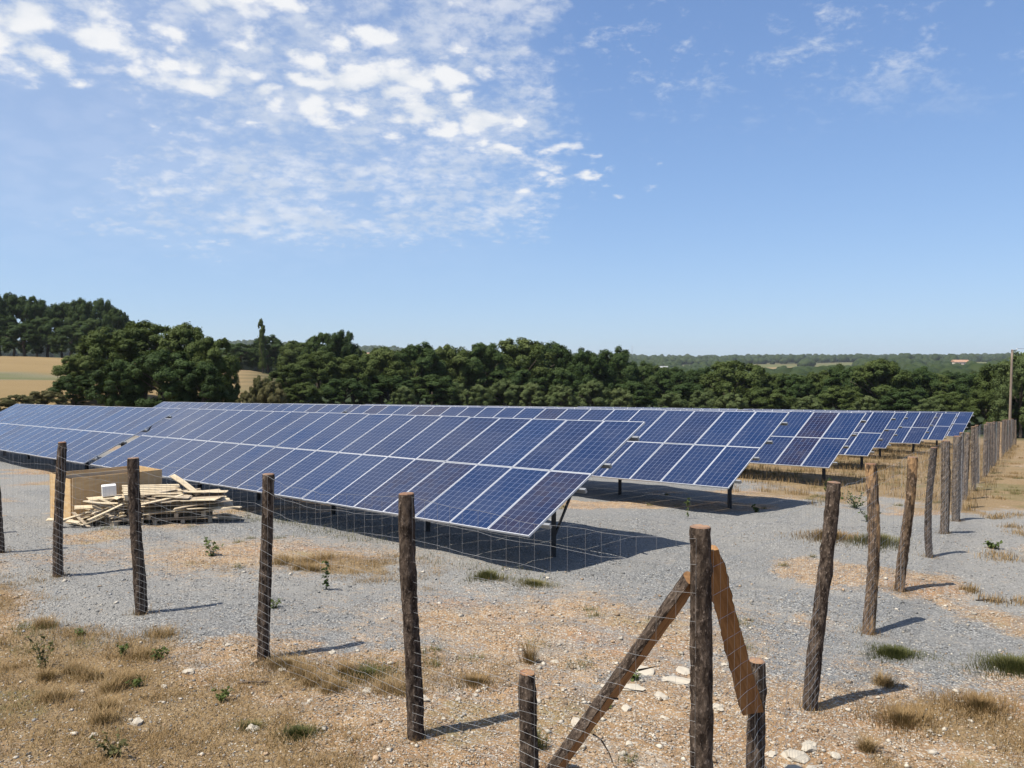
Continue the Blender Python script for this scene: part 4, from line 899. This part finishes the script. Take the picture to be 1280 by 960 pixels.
rock(0.63, 7.75, 0.13, 0.06, 0.045, 1, 'flat pale limestone slab lying beside the foot of the brace')
for k, (x, y, s) in enumerate([(1.45, 9.3, 0.16), (1.8, 9.0, 0.13), (1.25, 8.75, 0.10), (1.95, 9.35, 0.09), (1.55, 8.55, 0.07), (2.0, 8.75, 0.06)]): rock(x, y, s*1.3, s*0.8, s*0.22, 10+k, 'flat pale limestone rock in the white patch behind the corner post')
for k, (x, y, s) in enumerate([(2.55, 7.35, 0.13), (2.72, 7.5, 0.10), (2.45, 7.15, 0.09), (2.62, 7.15, 0.07), (2.9, 7.35, 0.06), (2.35, 7.4, 0.06), (2.75, 7.05, 0.08)]): rock(x, y, s*1.0, s*0.7, s*0.32, 30+k, 'pale limestone rock in the heap beside the right stub post')
for k in range(26):
    x = rt.uniform(-4.2, 3.6); y = rt.uniform(6.4, 10.5)
    if abs(x) > y*0.62: x *= 0.6
    s = rt.uniform(0.025, 0.055); rock(x, y, s*1.3, s, s*0.6, 60+k, 'fist-sized pale limestone rock lying on the open ground')
# grass: blades as one mass each
def blades(name, x, y, hgt, width, lean, seed, mat, label, cat='grass'):
    r = np.random.default_rng(seed); n = len(x); z = gz(x, y)-0.01; a = r.uniform(0, 6.28, n); l = lean*r.uniform(0.3, 1.3, n)*hgt; wx, wy = -np.sin(a)*width, np.cos(a)*width; ex, ey = np.cos(a)*l, np.sin(a)*l
    b0 = np.stack([x-wx, y-wy, z], -1); b1 = np.stack([x+wx, y+wy, z], -1); m0 = np.stack([x+ex*0.35-wx*0.7, y+ey*0.35-wy*0.7, z+hgt*0.6], -1); m1 = np.stack([x+ex*0.35+wx*0.7, y+ey*0.35+wy*0.7, z+hgt*0.6], -1); tp = np.stack([x+ex, y+ey, z+hgt], -1)
    V = np.stack([b0, b1, m1, m0, tp], 1).reshape(-1, 3); F = (np.arange(n)[:, None, None]*5+np.array([(0, 1, 2), (0, 2, 3), (3, 2, 4)])[None]).reshape(-1, 3)
    o = link(name, npmesh(name, V, F, {'tone': ('FLOAT', np.repeat(r.uniform(0, 1, n), 5))}), mat); tag(o, label, cat, kind='stuff'); return o
M_DRYG = leaf_material('dry_grass', (0.19, 0.115, 0.05), (0.34, 0.225, 0.105), (0.52, 0.40, 0.225)); M_GRN = leaf_material('green_grass', (0.06, 0.072, 0.024), (0.125, 0.125, 0.042), (0.29, 0.235, 0.11))
def tufted(n, ntuft, x0, x1, y0, y1, seed, spread, test):
    r = np.random.default_rng(seed); cx_ = []; cy_ = []
    tx = r.uniform(x0, x1, ntuft); ty = r.uniform(y0, y1, ntuft); k = test(tx, ty, r); tx, ty = tx[k], ty[k]; i = r.integers(0, len(tx), n); sp = spread*r.uniform(0.4, 1.5, len(tx))[i]
    return tx[i]+r.normal(0, 1, n)*sp, ty[i]+r.normal(0, 1, n)*sp*0.9, r
def t_dry(x, y, r): so, dr_, me_ = cover(x, y); return (r.random(len(x)) < dr_*1.1) & infront(x, y, 1.1)
x, y, r = tufted(95000, 6500, -9, 9, 5.0, 16, 31, 0.14, t_dry); blades('short_dry_grass', x, y, 0.012+0.075*r.random(len(x))**2.2, 0.0026, 1.3, 1, M_DRYG, 'short dry straw-coloured grass on the bare soil')
def t_cl(x, y, r): so, dr_, me_ = cover(x, y); return (r.random(len(x)) < dr_) & (fbm(x, y, 0.9, 3, 93) > 0.47) & infront(x, y, 1.1)
x, y, r = tufted(26000, 420, -9, 9, 5.0, 15, 36, 0.075, t_cl); blades('tangled_dry_grass', x, y, 0.03+0.14*r.random(len(x))**1.7, 0.0024, 1.2, 6, M_DRYG, 'tangled clumps of longer dry grass on the bare soil')
def t_mead(x, y, r): so, dr_, me_ = cover(x, y); dL_, dR_, t2 = fence_d(x, y); return (r.random(len(x)) < me_) & infront(x, y, 1.1) & (dR_ < 0.5)
x, y, r = tufted(52000, 3000, 6, 40, 20, 66, 32, 0.22, t_mead); blades('dry_meadow_grass', x, y, r.uniform(0.08, 0.34, len(x)), 0.006, 0.5, 2, M_DRYG, 'tall dry meadow grass growing between the rear solar rows')
def t_out(x, y, r): dL_, dR_, t2 = fence_d(x, y); return (dR_ > 0.8) & (dR_ < 12) & infront(x, y, 1.15) & (fbm(x, y, 0.6, 3, 88) > 0.50)
x, y, r = tufted(14000, 1600, 5, 40, 10, 60, 33, 0.16, t_out); blades('verge_dry_grass', x, y, r.uniform(0.03, 0.16, len(x)), 0.005, 0.7, 3, M_DRYG, 'patchy dry grass on the track outside the long fence')
def t_grn(x, y, r): so, dr_, me_ = cover(x, y); return (fbm(x, y, 0.7, 3, 91) > 0.555) & (r.random(len(x)) < np.maximum(so, dr_)) & infront(x, y, 1.1)
x, y, r = tufted(34000, 2600, -12, 30, 5.5, 42, 34, 0.09, t_grn); blades('low_green_grass', x, y, 0.015+0.10*r.random(len(x))**2, 0.0032, 1.1, 4, M_GRN, 'thin patches of low green grass among the dry soil')
# green edge along the foot of the first solar row
tq = RNG.uniform(0, 20, 2600); sx = 0.28+RD.x*PW*tq+RNG.normal(0.1, 0.35, 2600); sy = 13.55+RD.y*PW*tq+RNG.normal(0.1, 0.25, 2600); kp = fbm(sx, sy, 0.5, 3, 17) > 0.5
blades('shade_edge_grass', sx[kp], sy[kp], RNG.uniform(0.03, 0.13, kp.sum()), 0.004, 0.7, 5, M_GRN, 'sparse green grass along the foot of the front solar row')
# separate tufts and weeds
def tuft(x, y, n, spread, h, mat, label, seed, name='grass_tuft', cat='grass tuft', grp='grass tufts', wd=0.003):
    r = np.random.default_rng(seed); rad_ = spread*np.abs(r.normal(0, 1.0, n)).clip(0, 2.6)*(0.6+0.8*r.random(n)); an_ = r.uniform(0, 6.2832, n); rad_ = rad_*(1+0.3*np.sin(an_*3+seed)); X_ = rad_*np.cos(an_); Y_ = rad_*np.sin(an_)*0.75; z0 = g1(x, y); zz = gz(x+X_, y+Y_)-z0-0.01; hg = h*r.uniform(0.4, 1.1, n)*(1.15-0.6*rad_/(spread*2.2)); a = np.arctan2(Y_, X_)+r.normal(0, 0.7, n); l = hg*r.uniform(0.1, 0.8, n); wx, wy = -np.sin(a)*wd, np.cos(a)*wd; ex, ey = np.cos(a)*l, np.sin(a)*l
    V = np.stack([np.stack(v, -1) for v in ((X_-wx, Y_-wy, zz), (X_+wx, Y_+wy, zz), (X_+ex*.35+wx*.7, Y_+ey*.35+wy*.7, zz+hg*.6), (X_+ex*.35-wx*.7, Y_+ey*.35-wy*.7, zz+hg*.6), (X_+ex, Y_+ey, zz+hg))], 1).reshape(-1, 3)
    F = (np.arange(n)[:, None, None]*5+np.array([(0, 1, 2), (0, 2, 3), (3, 2, 4)])[None]).reshape(-1, 3)
    o = link(name, npmesh(name, V, F, {'tone': ('FLOAT', np.repeat(r.uniform(0, 1, n), 5))}), mat); o.location = (x, y, z0); tag(o, label, cat, grp); return o
tuft(-1.95, 7.45, 1500, 0.15, 0.07, M_GRN, 'low green grass tuft on bare soil in front of the first short-side post', 1)
tuft(-2.45, 7.65, 900, 0.12, 0.06, M_GRN, 'smaller low green grass tuft beside the one before the first short-side post', 2)
tuft(4.75, 10.2, 2600, 0.24, 0.10, M_GRN, 'broad green grass tuft outside the leaning fence post', 3)
tuft(5.95, 9.7, 4200, 0.34, 0.13, M_GRN, 'big green grass clump on gravel outside the long fence', 4)
tuft(0.2, 9.45, 260, 0.06, 0.26, M_DRYG, 'upright dry grass tuft on gravel inside the fence corner', 5)
tuft(3.9, 8.2, 2200, 0.30, 0.12, M_DRYG, 'straw-coloured grass clump by the leaning post shadow', 6)
tuft(4.9, 8.6, 2400, 0.34, 0.11, M_DRYG, 'golden dry grass clump beside the straw-coloured one', 7)
tuft(-1.6, 9.0, 2600, 0.34, 0.07, M_GRN, 'flat green and dry grass mat between the first two short-side posts', 8)
tuft(-2.6, 9.35, 2200, 0.30, 0.09, M_DRYG, 'dry grass clump at the foot of the second short-side post', 9)
tuft(-0.4, 8.7, 2000, 0.28, 0.07, M_DRYG, 'dry grass clump behind the first short-side post', 10)
tuft(0.2, 7.25, 260, 0.07, 0.20, M_GRN, 'green grass tuft in the shade of the first short-side post', 11)
tuft(7.7, 17.4, 2200, 0.40, 0.20, M_GRN, 'tall green grass clump behind the fourth long-side post', 12, wd=0.005)
tuft(6.9, 17.9, 2200, 0.45, 0.18, M_DRYG, 'tall dry grass clump behind the third long-side post', 13, wd=0.005)
tuft(0.35, 13.3, 1600, 0.30, 0.07, M_GRN, 'green grass clump below the front solar table corner', 14, wd=0.004)
tuft(-0.4, 13.6, 1200, 0.22, 0.14, M_GRN, 'taller green grass clump under the front solar table edge', 15, wd=0.004)
def weed(x, y, h, nst, spread, seed, label, mat=LEAF[1], leafs=0.035):
    r = random.Random(seed); rg = np.random.default_rng(seed); z0 = g1(x, y); root = empty('weed_plant', (x, y, z0)); tag(root, label, 'weed', 'weeds growing on the gravel'); st = MB(); P_ = []; N_ = []
    for k in range(nst):
        a = r.uniform(0, 6.28); L = h*r.uniform(0.55, 1.0); sp = spread*r.uniform(0.3, 1.0); pts = [Vector((math.cos(a)*sp*f**1.3, math.sin(a)*sp*f**1.3, -0.02+L*f)) for f in (0, 0.3, 0.6, 0.85, 1.0)]
        st.tube(pts, [0.004, 0.0035, 0.003, 0.002, 0.001], 4)
        for j in range(int(9+L*26)):
            f = r.uniform(0.08, 1.0); i = min(3, int(f*4)); q = pts[i].lerp(pts[i+1], f*4-i if f < 1 else 1); P_.append((q.x+r.gauss(0, leafs*0.6), q.y+r.gauss(0, leafs*0.6), max(0.01, q.z+r.gauss(0, 0.01)))); N_.append((r.gauss(0, 0.6), r.gauss(0, 0.6), 0.8))
    st.build('stem', M_GRN, root); V, F, tn = leaves_np(np.array(P_), np.array(N_), rg.uniform(0.5, 1.2, len(P_))*leafs, rg, rg.uniform(0, 1, len(P_))); link('leaves', npmesh('leaves', V, F, {'tone': ('FLOAT', tn)}), mat, root); return root
WD = [(-2.87, 12.75, 0.52, 3, 0.10, 'tall narrow dark weed standing alone on gravel between short-side posts', 0), (-5.55, 15.2, 0.34, 6, 0.16, 'bushy pale weed on the gravel near the scrap heap', 2), (-4.55, 9.6, 0.19, 7, 0.10, 'bushy green weed on the bare soil before the third short-side post', 1),
      (-4.1, 9.5, 0.16, 10, 0.16, 'wide low green weed beside the bushy one on bare soil', 1), (-3.95, 8.6, 0.14, 7, 0.12, 'low dark green weed on bare soil amid dry grass', 1), (-2.95, 8.3, 0.13, 9, 0.14, 'flat green weed on bare soil before the second short-side post', 1), (9.75, 25.4, 0.62, 7, 0.30, 'tall green weed on gravel behind the leaning fence post', 1),
      (9.6, 23.0, 0.50, 12, 0.50, 'wide dark green weed on gravel behind the second long-side post', 0), (4.35, 20.4, 0.55, 2, 0.05, 'thin lone weed on gravel before the second solar row', 2), (-5.2, 9.1, 0.42, 8, 0.22, 'tall dry seed-headed weed on bare soil at the field side', 3), (-3.4, 7.0, 0.22, 9, 0.18, 'spreading olive weed on dry soil outside the short fence', 3),
      (-5.4, 10.3, 0.12, 6, 0.09, 'tiny green weed on tan soil by the fourth short-side post', 1), (-3.35, 11.6, 0.16, 8, 0.14, 'low green weed in the shadow line of a short-side post', 1), (1.35, 9.0, 0.12, 6, 0.10, 'tiny green weed beside the white rock patch', 1), (0.95, 8.3, 0.1, 6, 0.12, 'small green weed behind the left-leaning brace', 1), (6.4, 21.6, 0.22, 6, 0.2, 'low weed on gravel before the shadow of the second row', 1),
      (8.9, 20.6, 0.3, 8, 0.3, 'bushy weed on gravel beside the fifth long-side post', 1), (10.1, 17.3, 0.2, 8, 0.2, 'low weed on gravel outside the fifth long-side post', 1), (11.9, 18.6, 0.22, 9, 0.25, 'low weed on the tan track outside the long fence', 0), (8.2, 12.6, 0.10, 5, 0.1, 'tiny weed on gravel outside the third long-side post', 1)]
for k, (x, y, h, ns, sp, lab, mk) in enumerate(WD): weed(x, y, h, ns, sp, 300+k, lab, LEAF[mk], 0.026 if y < 12 else 0.045)
# wisps of grass round the feet of the posts
fx_ = []; fy_ = []
for (x, y) in [(FC.x, FC.y), tuple(STUB_L), tuple(STUB_R)]+POST_L[:6]+POSTS_R[:9]:
    nb_ = 130; a_ = RNG.uniform(0, 6.28, nb_); q_ = 0.07+np.abs(RNG.normal(0, 0.09, nb_)); fx_.append(x+q_*np.cos(a_)); fy_.append(y+q_*np.sin(a_))
fx_ = np.concatenate(fx_); fy_ = np.concatenate(fy_); blades('post_foot_grass', fx_, fy_, 0.02+0.10*RNG.random(len(fx_))**1.6, 0.0028, 0.8, 8, M_DRYG, 'wisps of dry grass round the feet of the fence posts')
# fallen sticks
for k, (x, y, L, rz, lab) in enumerate([(7.55, 12.95, 0.45, -0.25, 'thin dry stick on the gravel outside the long fence'), (1.15, 6.35, 0.5, 0.05, 'grey stick lying in front of the corner post'), (-2.75, 8.75, 0.35, 0.02, 'pale bare stick on dry soil before the second short-side post')]):
    o = MB().tube([(-L/2, 0, 0), (-L/6, 0.02, 0.012), (L/5, -0.01, 0.016), (L/2, 0.03, 0.005)], [0.012, 0.011, 0.008, 0.004], 6).build('dry_stick', M_BARK[1 if k else 0]); o.location = (x, y, g1(x, y)+0.012); o.rotation_euler = (0, 0, rz); tag(o, lab, 'stick')

# ================================================================== HAZE
hz = MB(); z0_, z1_ = float(ZG.min())-1.0, float(max(ZG.max(), 150))+15.0
xa, xb, ya, yb = float(XX.min())-50, float(XX.max())+50, float(YY.min())-50, float(YY.max())+50
hz.box(((xa+xb)/2, (ya+yb)/2, (z0_+z1_)/2), (xb-xa, yb-ya, z1_-z0_))
m = bpy.data.materials.new('haze'); m.use_nodes = True; nt = m.node_tree; nt.nodes.clear(); ho = nt.nodes.new('ShaderNodeOutputMaterial'); pv = nt.nodes.new('ShaderNodeVolumePrincipled')
pv.inputs['Color'].default_value = (0.86, 0.92, 1.0, 1); pv.inputs['Density'].default_value = 0.00008; pv.inputs['Anisotropy'].default_value = 0.2; nt.links.new(pv.outputs[0], ho.inputs['Volume'])
ho_ = hz.build('haze', m); tag(ho_, 'thin pale summer haze lying over the whole landscape', 'haze', kind='stuff')

# keep every surface's reflectance in its real range for this exposure
ALB = 0.84
for m in bpy.data.materials:
    if not m.use_nodes or m.name == 'haze': continue
    nt = m.node_tree
    for nd in list(nt.nodes):
        if nd.type in ('BSDF_PRINCIPLED', 'BSDF_TRANSLUCENT'):
            sk = nd.inputs[0]
            if sk.is_linked:
                mx = nt.nodes.new('ShaderNodeMix'); mx.data_type = 'RGBA'; mx.blend_type = 'MULTIPLY'; mx.inputs[0].default_value = 1.0
                nt.links.new(sk.links[0].from_socket, mx.inputs[6]); mx.inputs[7].default_value = (ALB, ALB, ALB, 1); nt.links.new(mx.outputs[2], sk)
